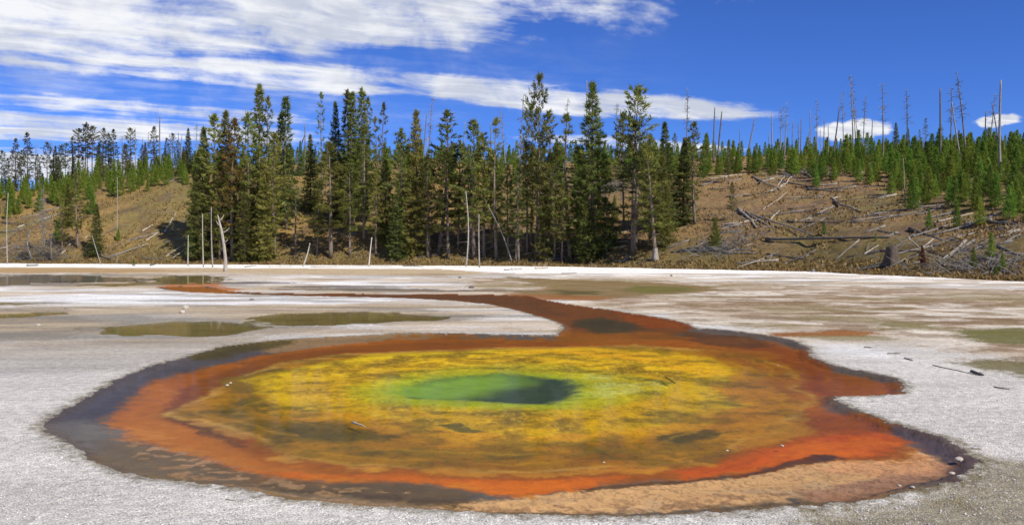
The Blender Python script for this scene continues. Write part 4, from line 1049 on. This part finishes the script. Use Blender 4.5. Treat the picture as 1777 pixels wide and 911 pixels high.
# foot x, foot y, top x, top y, kind, wood, width, own label
SNAGS = [(20, 340, 21, 268, 'twiggy', 'grey_wood', .8), (92, 322, 92, 246, 'pole', 'grey_wood', .7), (152, 310, 153, 232, 'pole', 'grey_wood', .7), (212, 300, 212, 236, 'twiggy', 'grey_wood', .8), (256, 298, 258, 228, 'twiggy', 'grey_wood', .8), (296, 296, 297, 238, 'pole', 'grey_wood', .7),
         (62, 322, 63, 250, 'twiggy', 'grey_wood', 1), (125, 315, 125, 236, 'twiggy', 'grey_wood', 1), (235, 298, 235, 222, 'pole', 'grey_wood', .9), (244, 298, 248, 240, 'pole', 'grey_wood', .8), (279, 296, 279, 201, 'pole', 'grey_wood', 1.3, 'tall thin dead pole rising over the left ridge trees'),
         (309, 296, 310, 230, 'pole', 'grey_wood', .8), (314, 297, 316, 233, 'pole', 'grey_wood', .8), (318, 300, 325, 268, 'pole', 'pale_wood', .9), (340, 300, 341, 214, 'twiggy', 'grey_wood', .9), (426, 330, 426, 186, 'pole', 'grey_wood', .8), (528, 300, 528, 216, 'pole', 'dark_wood', 1.0),
         (504, 300, 530, 230, 'pole', 'dark_wood', 1.0), (740, 330, 751, 168, 'twiggy', 'grey_wood', 1.0, 'tall leaning dead trunk above the trees left of centre'), (733, 300, 741, 196, 'pole', 'grey_wood', .9), (746, 440, 743, 240, 'stem', 'pale_bark', 1.0), (803, 320, 807, 212, 'pole', 'grey_wood', .8), (851, 310, 851, 213, 'pole', 'dark_wood', .9),
         (880, 320, 868, 184, 'twiggy', 'grey_wood', .9), (895, 452, 908, 165, 'twiggy', 'pale_bark', .75, 'very tall thin leaning dead stem right of the leaning white stems'), (975, 330, 985, 170, 'twiggy', 'grey_wood', .8), (1018, 320, 1018, 140, 'pole', 'grey_wood', .8), (1071, 300, 1071, 178, 'twiggy', 'grey_wood', 1.0),
         (1076, 300, 1077, 190, 'pole', 'grey_wood', .8), (1190, 300, 1193, 152, 'twiggy', 'dark_wood', 1.05, 'tall dead spike with short twigs above the dark pine at right'), (1238, 284, 1240, 187, 'pole', 'dark_wood', 1.2), (1244, 284, 1253, 194, 'pole', 'dark_wood', 1.3), (1297, 272, 1310, 203, 'pole', 'dark_wood', 1.1),
         (1282, 274, 1283, 225, 'pole', 'grey_wood', .7), (1339, 270, 1339, 198, 'pole', 'grey_wood', 1.0), (1353, 274, 1356, 184, 'twiggy', 'grey_wood', .9), (1361, 275, 1365, 178, 'twiggy', 'grey_wood', .9), (1375, 270, 1376, 208, 'pole', 'grey_wood', .7), (1385, 270, 1385, 215, 'pole', 'dark_wood', .8), (1389, 270, 1391, 205, 'pole', 'dark_wood', .8),
         (1404, 270, 1403, 226, 'pole', 'grey_wood', .7), (1407, 272, 1405, 192, 'pole', 'dark_wood', .8), (1418, 274, 1417, 172, 'twiggy', 'grey_wood', .8), (1430, 272, 1431, 207, 'pole', 'dark_wood', .8), (1437, 270, 1437, 216, 'pole', 'grey_wood', .7), (1445, 272, 1457, 186, 'pole', 'dark_wood', 1.1), (1464, 272, 1460, 158, 'twiggy', 'grey_wood', .8),
         (1470, 270, 1470, 230, 'pole', 'grey_wood', .7), (1481, 278, 1477, 130, 'twiggy', 'dark_wood', 1.15, 'tallest bare snag of the cluster above the lens-shaped cloud'), (1486, 274, 1481, 155, 'twiggy', 'grey_wood', .9), (1497, 272, 1502, 165, 'twiggy', 'dark_wood', .9), (1492, 272, 1484, 210, 'pole', 'grey_wood', .7), (1513, 272, 1514, 208, 'pole', 'grey_wood', .8),
         (1533, 282, 1532, 143, 'twiggy', 'grey_wood', 1.0), (1575, 278, 1573, 154, 'twiggy', 'dark_wood', 1.1), (1632, 288, 1632, 154, 'pole', 'dark_wood', 1.3, 'thick branchless dark snag on the right ridge'), (1650, 280, 1652, 150, 'twiggy', 'dark_wood', 1.1), (1678, 290, 1660, 124, 'twiggy', 'dark_wood', 1.2, 'leaning snag with many twigs crossing its neighbour on the right ridge'),
         (1668, 284, 1653, 176, 'pole', 'grey_wood', .9), (1711, 272, 1711, 193, 'pole', 'dark_wood', 1.0), (1716, 272, 1727, 162, 'twiggy', 'grey_wood', .9), (1736, 316, 1737, 139, 'pole', 'grey_wood', 1.3, 'tall straight dead pole at the right end of the ridge'), (1570, 352, 1568, 275, 'stem', 'pale_bark', .8),
         (13, 458, 14, 335, 'stem', 'pale_bark', 1.0, 'bare grey pole at the left edge standing on the shore'), (77, 447, 77, 322, 'fuzzy', 'grey_wood', 1.2, 'grey dead conifer bristling with fine twigs on the left shore'), (55, 450, 54, 400, 'fuzzy', 'grey_wood', 1.8, 'low tangle of grey dead twigs beside the bristling dead conifer'), (90, 452, 91, 405, 'fuzzy', 'grey_wood', 1.8, 'low dead conifer right beside the bristling grey one'),
         (203, 417, 203, 308, 'stem', 'pale_bark', .8, 'thin bare pole standing on the left slope'), (175, 459, 160, 408, 'stem', 'grey_wood', 1.0, 'leaning grey dead stem before the small dark spruce'), (202, 459, 202, 440, 'stem', 'grey_wood', 1.6, 'short dead stub at the left shore'), (326, 461, 327, 408, 'stem', 'pale_bark', 1.4, 'short pale stem left of the three bleached snags'),
         (353, 463, 353, 372, 'stem', 'pale_bark', 1.1, 'slim bleached snag with bare top at the shore'), (369, 464, 368, 360, 'stem', 'pale_bark', 1.1, 'taller slim bleached snag next to the thick broken one'), (526, 462, 538, 422, 'stem', 'pale_wood', 2.0, 'short pale dead stem leaning right on the shore'), (640, 462, 646, 412, 'stem', 'pale_wood', 1.6, 'single pale dead stem leaning on the shore left of centre'),
         (809, 463, 808, 332, 'stem', 'pale_bark', 1.25, 'tall bleached white stem standing on the shore in front of the trees'), (832, 464, 833, 372, 'stem', 'pale_bark', 1.3, 'shorter pale stem right of the tall bleached white stem'), (888, 455, 848, 360, 'stem', 'grey_wood', 1.1, 'dead trunk leaning far to the left at the shore'), (1100, 330, 1100, 200, 'pole', 'grey_wood', .7), (1740, 290, 1722, 180, 'pole', 'grey_wood', .8),
         (1335, 268, 1334, 232, 'pole', 'grey_wood', .7), (1425, 268, 1424, 225, 'pole', 'grey_wood', .6)]
for i, s_ in enumerate(sorted(SNAGS)):
    bx_, by_, tx, ty, kd, md, wd_ = s_[:7]
    a, b_ = snag(kd, i % 4, md)
    base = hit(bx_, by_)
    h = (by_ - ty) / F * base[1]
    wide = wd_ * max(.6, min(2.2, 8.0 / max(h, 2.0)))
    o = place('dead_tree', base, tx, ty, [('trunk', a), ('branches', b_)], 10.0, wide)
    tag(o, s_[7] if len(s_) > 7 else '%s dead trunk, %s from the left among the standing dead trees' % ('bare' if kd in ('pole', 'stem') else 'twiggy', ordinal(i)), 'dead tree', 'standing dead trees')

# thick broken snag on the white flat
tk = MB()
pts = [(0, 0, -.2), (-.03, 0, .2), (-.05, .02, 1.0), (-.16, .03, 2.0), (-.34, .02, 3.1), (-.62, 0, 4.3)]
tk.tube(pts, [.25, .16, .13, .115, .10, .035], 9)
br = MB()
for z, x, d in ((2.9, -.3, (.5, .1, .3)), (3.4, -.4, (-.35, 0, .35)), (2.2, -.2, (.35, -.1, .1)), (1.5, -.1, (-.3, .1, .15)), (3.8, -.5, (.3, .1, .4))):
    p = np.array((x, .02, z)); d = np.array(d)
    br.tube([p, p + d * .6, p + d * 1.1 + (0, 0, .1)], [.06, .04, .012], 5)
o = empty('broken_snag', tuple(hit(392, 471)))
link('trunk', tk.mesh('trunk', M['pale_bark']), o); tag(link('branches', br.mesh('branches', M['pale_bark']), o), None, None, None, 'stuff')
tag(o, 'thick bleached broken snag with forked top on the white flat', 'dead tree')

# ------------------------------------------------------------------ fallen logs
def log_between(a, b_, r0, r1, mat, label, stubs=5, seed=0, group='fallen logs on the slope', name='fallen_log', flare=True):
    r_ = np.random.default_rng(seed)
    a = np.array(a, float); b_ = np.array(b_, float)
    L = np.linalg.norm(b_ - a)
    o = empty(name, tuple(a))
    d = (b_ - a) / L
    tk = MB(); br = MB()
    n = max(4, int(L / 1.2))
    s = np.linspace(0, 1, n + 1)
    side = np.cross(d, (0, 0, 1)); side /= np.linalg.norm(side) + 1e-9
    wob = side * .04 * L
    pts = np.array([(b_ - a) * q + wob * math.sin(q * 3.1) * r_.normal(0, .5) * 0 + side * r_.normal(0, .02) * L * .5 + np.array([0, 0, r0 * .6]) for q in s])
    rad = r0 + (r1 - r0) * s
    if flare: rad[0] *= 1.35
    tk.tube(pts, rad, 8)
    for _ in range(stubs):
        q = r_.uniform(.15, .97); p = pts[0] + (pts[-1] - pts[0]) * q
        v = r_.normal(0, 1, 3); v[2] = abs(v[2]) + .2; v = v / np.linalg.norm(v); Ls = r_.uniform(.25, 1.1) * min(1.0, r0 / .15 + (.25 if r0 > .05 else 0)) * (1 if name != 'stick' else .6)
        rr_ = (r0 + (r1 - r0) * q) * .3
        br.tube([p, p + v * Ls * .6, p + v * Ls + d * .15], [rr_, rr_ * .7, rr_ * .25], 4, False)
    lt = link('log_trunk', tk.mesh('log_trunk', M[mat]), o)
    if stubs: tag(link('branch_stubs', br.mesh('branch_stubs', M[mat]), o), None, None, None, 'stuff')
    return tag(o, label, 'log', group)


LOGS = [(1165, 441, 1232, 436, 5, 'grey_wood', 'grey log at the left end of the long heap by the flat'), (1180, 438, 1306, 436, 7, 'grey_wood', 'longest grey log of the heap beside the small bright sapling'), (1254, 444, 1312, 441, 7, 'dark_wood', 'dark log under the right end of the long heap'), (1262, 440, 1308, 424, 3, 'pale_wood', 'pale crooked branch sticking up from the long heap'),
        (1282, 366, 1316, 398, 11, 'dark_wood', 'thick dark log pointing downhill on the right slope'), (1294, 370, 1330, 392, 8, 'grey_wood', 'grey log lying against the thick dark one on the slope'), (1230, 312, 1262, 308, 4, 'pale_wood', 'short pale log at the edge of the young forest'), (1250, 308, 1294, 304, 4, 'pale_wood', 'pale log end to end with another below the young forest'),
        (1342, 333, 1363, 304, 3.5, 'pale_wood', 'left one of two pale logs slanting up to the young forest'), (1356, 327, 1378, 304, 4, 'pale_wood', 'right one of two pale logs slanting up to the young forest'), (1325, 366, 1365, 336, 3.5, 'pale_wood', 'pale slanting log in the middle of a line of three'), (1330, 387, 1384, 342, 3.5, 'pale_wood', 'long thin bleached log slanting across the brown slope'),
        (1290, 343, 1346, 334, 5, 'dark_wood', 'dark log lying level near the pale slanting logs'), (1440, 346, 1492, 392, 7, 'dark_wood', 'dark log running downhill in the middle of the slope'), (1366, 386, 1538, 389, 5, 'dark_wood', 'long dark log lying level across the slope'), (1306, 374, 1412, 410, 6, 'dark_wood', 'dark log crossing slantwise below the bleached thin log'),
        (1332, 420, 1545, 414, 9, 'dark_wood', 'very long thick dark log lying level low on the slope'), (1330, 443, 1402, 452, 5, 'dark_wood', 'dark log near the white flat with a pale stick before it'), (1362, 459, 1404, 445, 3.5, 'pale_wood', 'bright pale stick slanting near the white flat'), (1470, 449, 1542, 436, 4, 'grey_wood', 'grey log lying left of the big stump'),
        (1500, 443, 1524, 427, 4, 'pale_wood', 'short pale log left of the big stump'), (1472, 303, 1498, 301, 6, 'pale_wood', 'pale thick log end at the edge of the young forest'), (1366, 300, 1448, 308, 6, 'grey_wood', 'grey log in the pile below the young forest'), (1395, 306, 1440, 300, 5, 'grey_wood', 'short grey log on the pile below the young forest'), (1306, 309, 1352, 330, 7, 'dark_wood', 'dark log slanting down from the young forest'),
        (1352, 316, 1420, 330, 7, 'dark_wood', 'dark log under the pale logs near the forest edge'), (1400, 330, 1466, 334, 5, 'dark_wood', 'dark level log right of the pale slanting logs'), (1512, 387, 1564, 372, 4.5, 'grey_wood', 'grey log slanting up toward the slender sapling'), (1524, 361, 1584, 367, 5, 'dark_wood', 'dark log passing behind the slender sapling'),
        (1586, 363, 1657, 355, 5, 'pale_wood', 'long pale log level with the forest edge at right'), (1620, 388, 1688, 373, 4.5, 'pale_wood', 'long pale log slanting up to the forest tip at right'), (1578, 399, 1638, 419, 9, 'dark_wood', 'thick dark log below the rounded sapling'), (1524, 404, 1566, 409, 5, 'dark_wood', 'dark log above the big stump'), (1645, 417, 1712, 430, 6, 'dark_wood', 'dark log running down to the bushy sapling'),
        (1698, 385, 1790, 394, 6, 'dark_wood', 'dark log below the young forest at the right edge'), (1664, 438, 1790, 446, 7, 'dark_wood', 'long dark log behind the low saplings at right'), (1732, 430, 1790, 452, 6, 'grey_wood', 'grey log in the heap at the right edge'), (1575, 413, 1594, 431, 4, 'pale_wood', 'short pale log right above the dead red sapling'), (1528, 437, 1625, 438, 5, 'dark_wood', 'dark log passing behind the big stump'),
        (1738, 477, 1800, 476, 11, 'dark_wood', 'thick dark log on the shore at the right edge'), (1676, 477, 1716, 474, 3.5, 'pale_wood', 'pale stick on the shore at right'), (1500, 466, 1550, 452, 5, 'dark_wood', 'dark log against the foot of the big stump'), (1620, 442, 1664, 458, 4, 'grey_wood', 'grey log in the twig heap right of the red sapling'), (1630, 458, 1668, 440, 4, 'grey_wood', 'grey log crossing another in the twig heap'),
        (30, 396, 112, 369, 4, 'pale_wood', 'long pale log slanting up the left slope'), (0, 434, 52, 420, 5, 'pale_wood', 'pale log low on the left slope at the edge'), (8, 422, 32, 398, 5, 'grey_wood', 'grey log crossing others at the left edge'), (4, 388, 48, 391, 4, 'dark_wood', 'dark log above the others at the left edge'), (104, 446, 152, 411, 5, 'pale_wood', 'thick pale log slanting beside the small dark spruce'), (116, 428, 134, 419, 4, 'pale_wood', 'short pale log left of the slanting thick one'),
        (0, 405, 40, 400, 5, 'grey_wood', 'grey level log at the left edge'), (175, 447, 200, 452, 5, 'grey_wood', 'grey log right of the small dark spruce'), (286, 403, 306, 371, 4, 'pale_wood', 'pale log slanting on the ochre slope'), (254, 418, 280, 402, 3.5, 'pale_wood', 'thin pale log below the slanting one on the ochre slope'), (247, 403, 265, 393, 3.5, 'pale_wood', 'small pale log high on the ochre slope'),
        (288, 448, 322, 426, 4, 'pale_wood', 'upper one of two parallel pale logs near the young pine'), (300, 449, 324, 432, 3.5, 'pale_wood', 'lower one of two parallel pale logs near the young pine'), (288, 318, 322, 308, 5, 'grey_wood', 'grey log just under the left ridge'), (352, 439, 382, 424, 3.5, 'pale_wood', 'pale log behind the bleached snags'), (606, 389, 634, 379, 5, 'pale_wood', 'pale log between tree trunks left of centre'),
        (583, 392, 602, 380, 4, 'pale_wood', 'short pale log beside the broad light green pine'), (598, 412, 622, 404, 4, 'grey_wood', 'grey log in the shade between trunks'), (638, 364, 658, 351, 5, 'pale_wood', 'pale log high between the trees left of centre'), (1040, 328, 1072, 325, 5, 'grey_wood', 'grey log above the clearing right of the cone-shaped spruce'), (1048, 334, 1080, 330, 5, 'grey_wood', 'second grey log above that clearing'),
        (1068, 432, 1100, 428, 3.5, 'pale_wood', 'pale branch on the ground by the wide grey green pine')]
for i, (x0, y0, x1, y1, th, mt_, lab) in enumerate(LOGS):
    a, b_ = hit(x0, y0), hit(x1, y1)
    if abs(a[1] - b_[1]) > 14: b_ = at_depth(x1, a[1] + math.copysign(10, b_[1] - a[1]))
    r0 = th / F * a[1] * .25
    log_between(a, b_, r0 * 1.1, r0 * .6, mt_, lab, 6 if mt_ != 'pale_wood' else 2, i + 5)
k = 0
small = []
for i in range(400):
    if len(small) >= 95: break
    px = rnd.uniform(1180, 1770) if i % 5 else rnd.choice([rnd.uniform(0, 340), rnd.uniform(450, 1100)])
    toe_y = np.interp(px, TOE_X, TOE_Y); lim = np.interp(px, SAPB_X, SAPB_Y)
    py = rnd.uniform(lim + 4, toe_y - 6)
    small.append((px, py))
for i, (px, py) in enumerate(sorted(small)):
    a = hit(px, py); L = rnd.uniform(1.2, 4.5); th = rnd.uniform(-.6, .6) + (math.pi if rnd.random() < .5 else 0)
    bX, bY = a[0] + L * math.cos(th), a[1] + L * math.sin(th)
    b_ = np.array([bX, bY, float(hill_z(bX, bY))])
    r0 = rnd.uniform(.045, .10); mt_ = rnd.choice(['dark_wood', 'grey_wood', 'grey_wood', 'dark_wood', 'pale_bark'])
    log_between(a, b_, r0, r0 * .6, mt_, '%s small fallen log, %s from the left of the loose small logs' % ({'dark_wood': 'dark', 'grey_wood': 'grey', 'pale_bark': 'light'}[mt_], ordinal(i)), 4, 900 + i, 'small fallen logs', 'fallen_log')

# broken twigs and branch litter
tw = MB()
hot = [(1250, 432, 22, 5), (1400, 438, 26, 7), (1640, 448, 22, 8), (1750, 435, 22, 9), (1400, 302, 28, 5), (1300, 378, 14, 9), (1570, 330, 14, 8), (1350, 322, 20, 7), (60, 440, 40, 9), (190, 448, 18, 5), (1290, 415, 20, 5), (1480, 415, 40, 5), (1060, 328, 18, 4), (650, 440, 40, 9), (760, 440, 50, 9), (900, 446, 50, 7), (1700, 462, 40, 6), (490, 440, 20, 8), (1580, 452, 14, 8), (20, 410, 20, 10)]
for i in range(2400):
    if i % 3:
        c = hot[i % len(hot)]; px, py = rnd.gauss(c[0], c[2]), rnd.gauss(c[1], c[3])
    else:
        px = rnd.uniform(-40, 1810); py = rnd.uniform(np.interp(px, SAPB_X, SAPB_Y), np.interp(px, TOE_X, TOE_Y))
    py = min(py, float(np.interp(px, TOE_X, TOE_Y)) - 2)
    u = (px - CX) / F
    a = hit(px, py) if i % 4 == 0 else None
    if a is None:
        a = prev + np.array([rnd.gauss(0, .9), rnd.gauss(0, .7), 0]); a[2] = float(hill_z(a[0], a[1]))
    prev = a
    th = rnd.uniform(0, 6.28); L = rnd.uniform(.4, 1.6); d = np.array([math.cos(th), math.sin(th) * .8, rnd.uniform(-.1, .7)])
    tw.tube([a + (0, 0, .05), a + d * L * .5 + (0, 0, .1), a + d * L + (0, 0, rnd.uniform(-.1, .15))], [.026, .018, .008], 3, False)
tag(link('branch_litter', tw.mesh('branch_litter', M['grey_wood'])), 'grey broken branches and twigs littering the slope', 'branches', None, 'stuff')

# ------------------------------------------------------------------ stump, split stump
def stump(px, py, h, r, mat, label, seed):
    r_ = np.random.default_rng(seed)
    tk = MB()
    n = 14; zs = [-.2, .05, .25, .55, .8, 1.0]
    th = np.linspace(0, 6.283, n, endpoint=False)
    lob = 1 + .18 * np.sin(th * 3 + 1) + .10 * np.sin(th * 5)
    Vv = []
    for z in zs:
        f = r * (1.35 - .55 * max(z, 0)) * (lob if z < .5 else 1 + (lob - 1) * .5)
        top = (r_.uniform(.82, 1.08, n) if z == 1.0 else 1.0)
        Vv.append(np.stack([np.cos(th) * f, np.sin(th) * f, np.ones(n) * z * h * top], 1))
    Vv = np.vstack(Vv + [np.array([[0, 0, h * .8]])]); Fc = []
    for i in range(len(zs) - 1):
        for j in range(n):
            a, b_ = i * n + j, i * n + (j + 1) % n
            Fc += [(a, b_, b_ + n), (a, b_ + n, a + n)]
    e = (len(zs) - 1) * n
    Fc += [(e + j, e + (j + 1) % n, len(Vv) - 1) for j in range(n)]
    tk.add(Vv, Fc)
    o = link('tree_stump', tk.mesh('tree_stump', M[mat], False)); o.location = tuple(hit(px, py))
    return tag(o, label, 'stump')


stump(1548, 461, 1.35, .42, 'stump_wood', 'big dark brown stump standing alone low on the right slope', 3)
stump(1137, 452, 1.1, .24, 'pale_bark', 'split pale stump at the foot of the leaning pine', 4)
stump(520, 302, .9, .5, 'dark_wood', 'dark rounded stump at the top of the ochre clearing', 5)

# ------------------------------------------------------------------ driftwood along the white shore, sticks and stones
DRIFT = [(468, 464, 506, 463, 'pale_wood', 'pale driftwood pole lying along the shore at left', 2.5, 4), (540, 464, 680, 460, 'pale_wood', 'long pale driftwood pole along the shore under the trees', 2, 2), (876, 469, 905, 464, 'grey_wood', 'grey branch with twigs on the white shore', 2, 7), (930, 467, 950, 463, 'pale_wood', 'forked bleached branch on the white shore', 3, 7),
         (1410, 472, 1440, 470, 'grey_wood', 'grey log end at the edge of the white strip', 5, 2), (48, 462, 66, 461, 'grey_wood', 'dark driftwood lump on the shore at far left', 3, 3), (262, 461, 270, 459, 'grey_wood', 'small forked driftwood on the left shore', 2.5, 4), (700, 462, 735, 463, 'pale_wood', 'short pale driftwood under the trees', 2, 3), (975, 475, 1000, 474, 'dark_wood', 'dark stick on the white strip', 1.2, 1),
         (424, 464, 444, 461, 'dark_wood', 'thin dark branch behind the broken snag', 1.5, 1)]
for i, (x0, y0, x1, y1, mt_, lab, th, st) in enumerate(DRIFT):
    a, b_ = ground_pt(x0, y0), ground_pt(x1, y1)
    if abs(a[1] - b_[1]) > 8: b_ = np.array([b_[0] * (a[1] + 3) / b_[1], a[1] + 3, 0])
    r0 = th / F * a[1] * .5
    log_between(a, b_, r0, r0 * .55, mt_, lab, st, 300 + i, 'driftwood on the shore', 'driftwood')
STICKS = [(1618, 634, 1700, 652, 'dark_wood', 'dark weathered strip of wood lying on the grey crust at right', .008), (1686, 646, 1707, 652, 'dark_wood', 'dark lump of charred wood at the end of the strip', .025), (1570, 622, 1584, 626, 'dark_wood', 'small dark chip on the grey crust right of the spring', .012), (1540, 614, 1562, 614, 'dark_wood', 'thin dark sliver on the grey crust', .012),
          (1725, 672, 1752, 676, 'dark_wood', 'dark bark flake near the right edge', .01), (392, 867, 414, 870, 'dark_wood', 'tiny dark twig on the crust before the spring', .006), (1155, 655, 1172, 666, 'dark_pine', 'dark mossy twig in the yellow shallows', .009), (612, 733, 634, 741, 'pale_wood', 'white forked twig in the shallow amber water', .012), (1500, 603, 1512, 604, 'dark_wood', 'dark fleck of wood behind the orange lobe', .012)]
for i, (x0, y0, x1, y1, mt_, lab, r0) in enumerate(STICKS):
    z = -.01 if 'shallow' in lab else .0
    log_between(ground_pt(x0, y0, z), ground_pt(x1, y1, z), r0, r0 * .5, mt_, lab, 3, 500 + i, 'sticks around the spring', 'stick', False)


def stone(px, py, size, label, seed, mat='stone', z=0.0, flat=.5):
    r_ = np.random.default_rng(seed)
    import bmesh
    bm = bmesh.new(); bmesh.ops.create_icosphere(bm, subdivisions=2, radius=1)
    for v in bm.verts:
        k = 1 + .5 * (float(fbm(v.co.x * 1.3 + seed, v.co.y * 1.3 + v.co.z, seed, 3)) - .5)
        v.co = Vector((v.co.x * k * size * r_.uniform(.95, 1.05), v.co.y * k * size * .8, v.co.z * k * size * flat))
    me = bpy.data.meshes.new('stone'); bm.to_mesh(me); bm.free(); me.materials.append(M[mat])
    o = link('stone', me); p = ground_pt(px, py); o.location = (p[0], p[1], z + size * flat * .4); o.rotation_euler = (0, 0, r_.uniform(0, 6))
    return tag(o, label, 'stone', 'stones around the spring')


STONES = [(322, 536, .30, 'white crust lump on the grey damp ground by the olive pool'), (316, 543, .24, 'smaller white lump just below the other by the olive pool'), (1664, 798, .10, 'tan rounded stone at the right tip of the spring'), (1652, 822, .07, 'pale stone on the right rim of the spring'), (1584, 846, .055, 'small white stone on the lower right rim'), (1560, 843, .045, 'white pebble left of the small stone on the lower right rim'),
          (1492, 871, .03, 'white pebble on the lower rim of the tan shallows'), (394, 666, .06, 'pale crust flake in the amber shallows at left'), (400, 662, .05, 'second pale flake beside the first in the amber shallows'), (1357, 770, .05, 'white crust bit in the red orange mat at right'), (1262, 778, .035, 'pale bit at the edge of the amber mat'), (1048, 798, .03, 'white fleck on the lower orange band'),
          (1350, 632, .04, 'white fleck in the amber shallows behind'), (66, 565, .18, 'white fragment on the damp ground at far left'), (1672, 753, .02, 'dark little stone on the crust at right'), (114, 536, .12, 'dark stone beside the left strip of water'), (437, 521, .22, 'low brown clump on the white crust behind the olive pool'), (818, 500, .35, 'low tawny mound on the far white crust'), (798, 482, .3, 'small dark mound on the far flat'), (1165, 479, .25, 'small dark stone on the white strip')]
for i, (px, py, sz, lab) in enumerate(STONES):
    brown_ = any(k_ in lab for k_ in ('dark', 'brown', 'tawny', 'tan '))
    stone(px, py, sz * .4, lab, 40 + i, 'stone' if not brown_ or 'tan ' in lab else 'dark_wood', -.02 if ('shallows' in lab or 'mat' in lab or 'band' in lab) else 0.0, .5 if sz < .2 else .6)

# loose sinter grit on the near crust
NP = 14000
pr = rng.uniform(0, 1, NP)
ppy = 640 + 275 * pr ** .6; ppx = rng.uniform(-60, 1840, NP)
gy = HC * F / (ppy - HY); gx = (ppx - CX) / F * gy
k = sdf(to_world(POOL), gx, gy) > .10
gx, gy = gx[k], gy[k]; n = len(gx)
sz = rng.lognormal(math.log(.004), .4, n); sz = np.clip(sz, .002, .011)
octv = np.array([(1, 0, 0), (0, 1, 0), (-1, 0, 0), (0, -1, 0), (0, 0, .8), (0, 0, -.5)], float)
PV = octv[None] * sz[:, None, None] * rng.uniform(.7, 1.3, (n, 6, 1))
ang = rng.uniform(0, 6.28, n); ca, sa = np.cos(ang)[:, None], np.sin(ang)[:, None]
PV = np.stack([PV[..., 0] * ca - PV[..., 1] * sa + gx[:, None], PV[..., 0] * sa + PV[..., 1] * ca + gy[:, None], PV[..., 2] + .004], -1)
of = np.array([(0, 1, 4), (1, 2, 4), (2, 3, 4), (3, 0, 4), (1, 0, 5), (2, 1, 5), (3, 2, 5), (0, 3, 5)])
PF = (of[None] + (np.arange(n) * 6)[:, None, None]).reshape(-1, 3)
pc = np.repeat(rng.uniform(.34, .74, n), 6)[:, None] * np.array([[1, .98, .94]])
me = mesh_of('grit', PV.reshape(-1, 3), PF, M['pebble'], False, pc)
tag(link('gravel', me), 'loose white sinter grit strewn over the near crust', 'gravel', None, 'stuff')
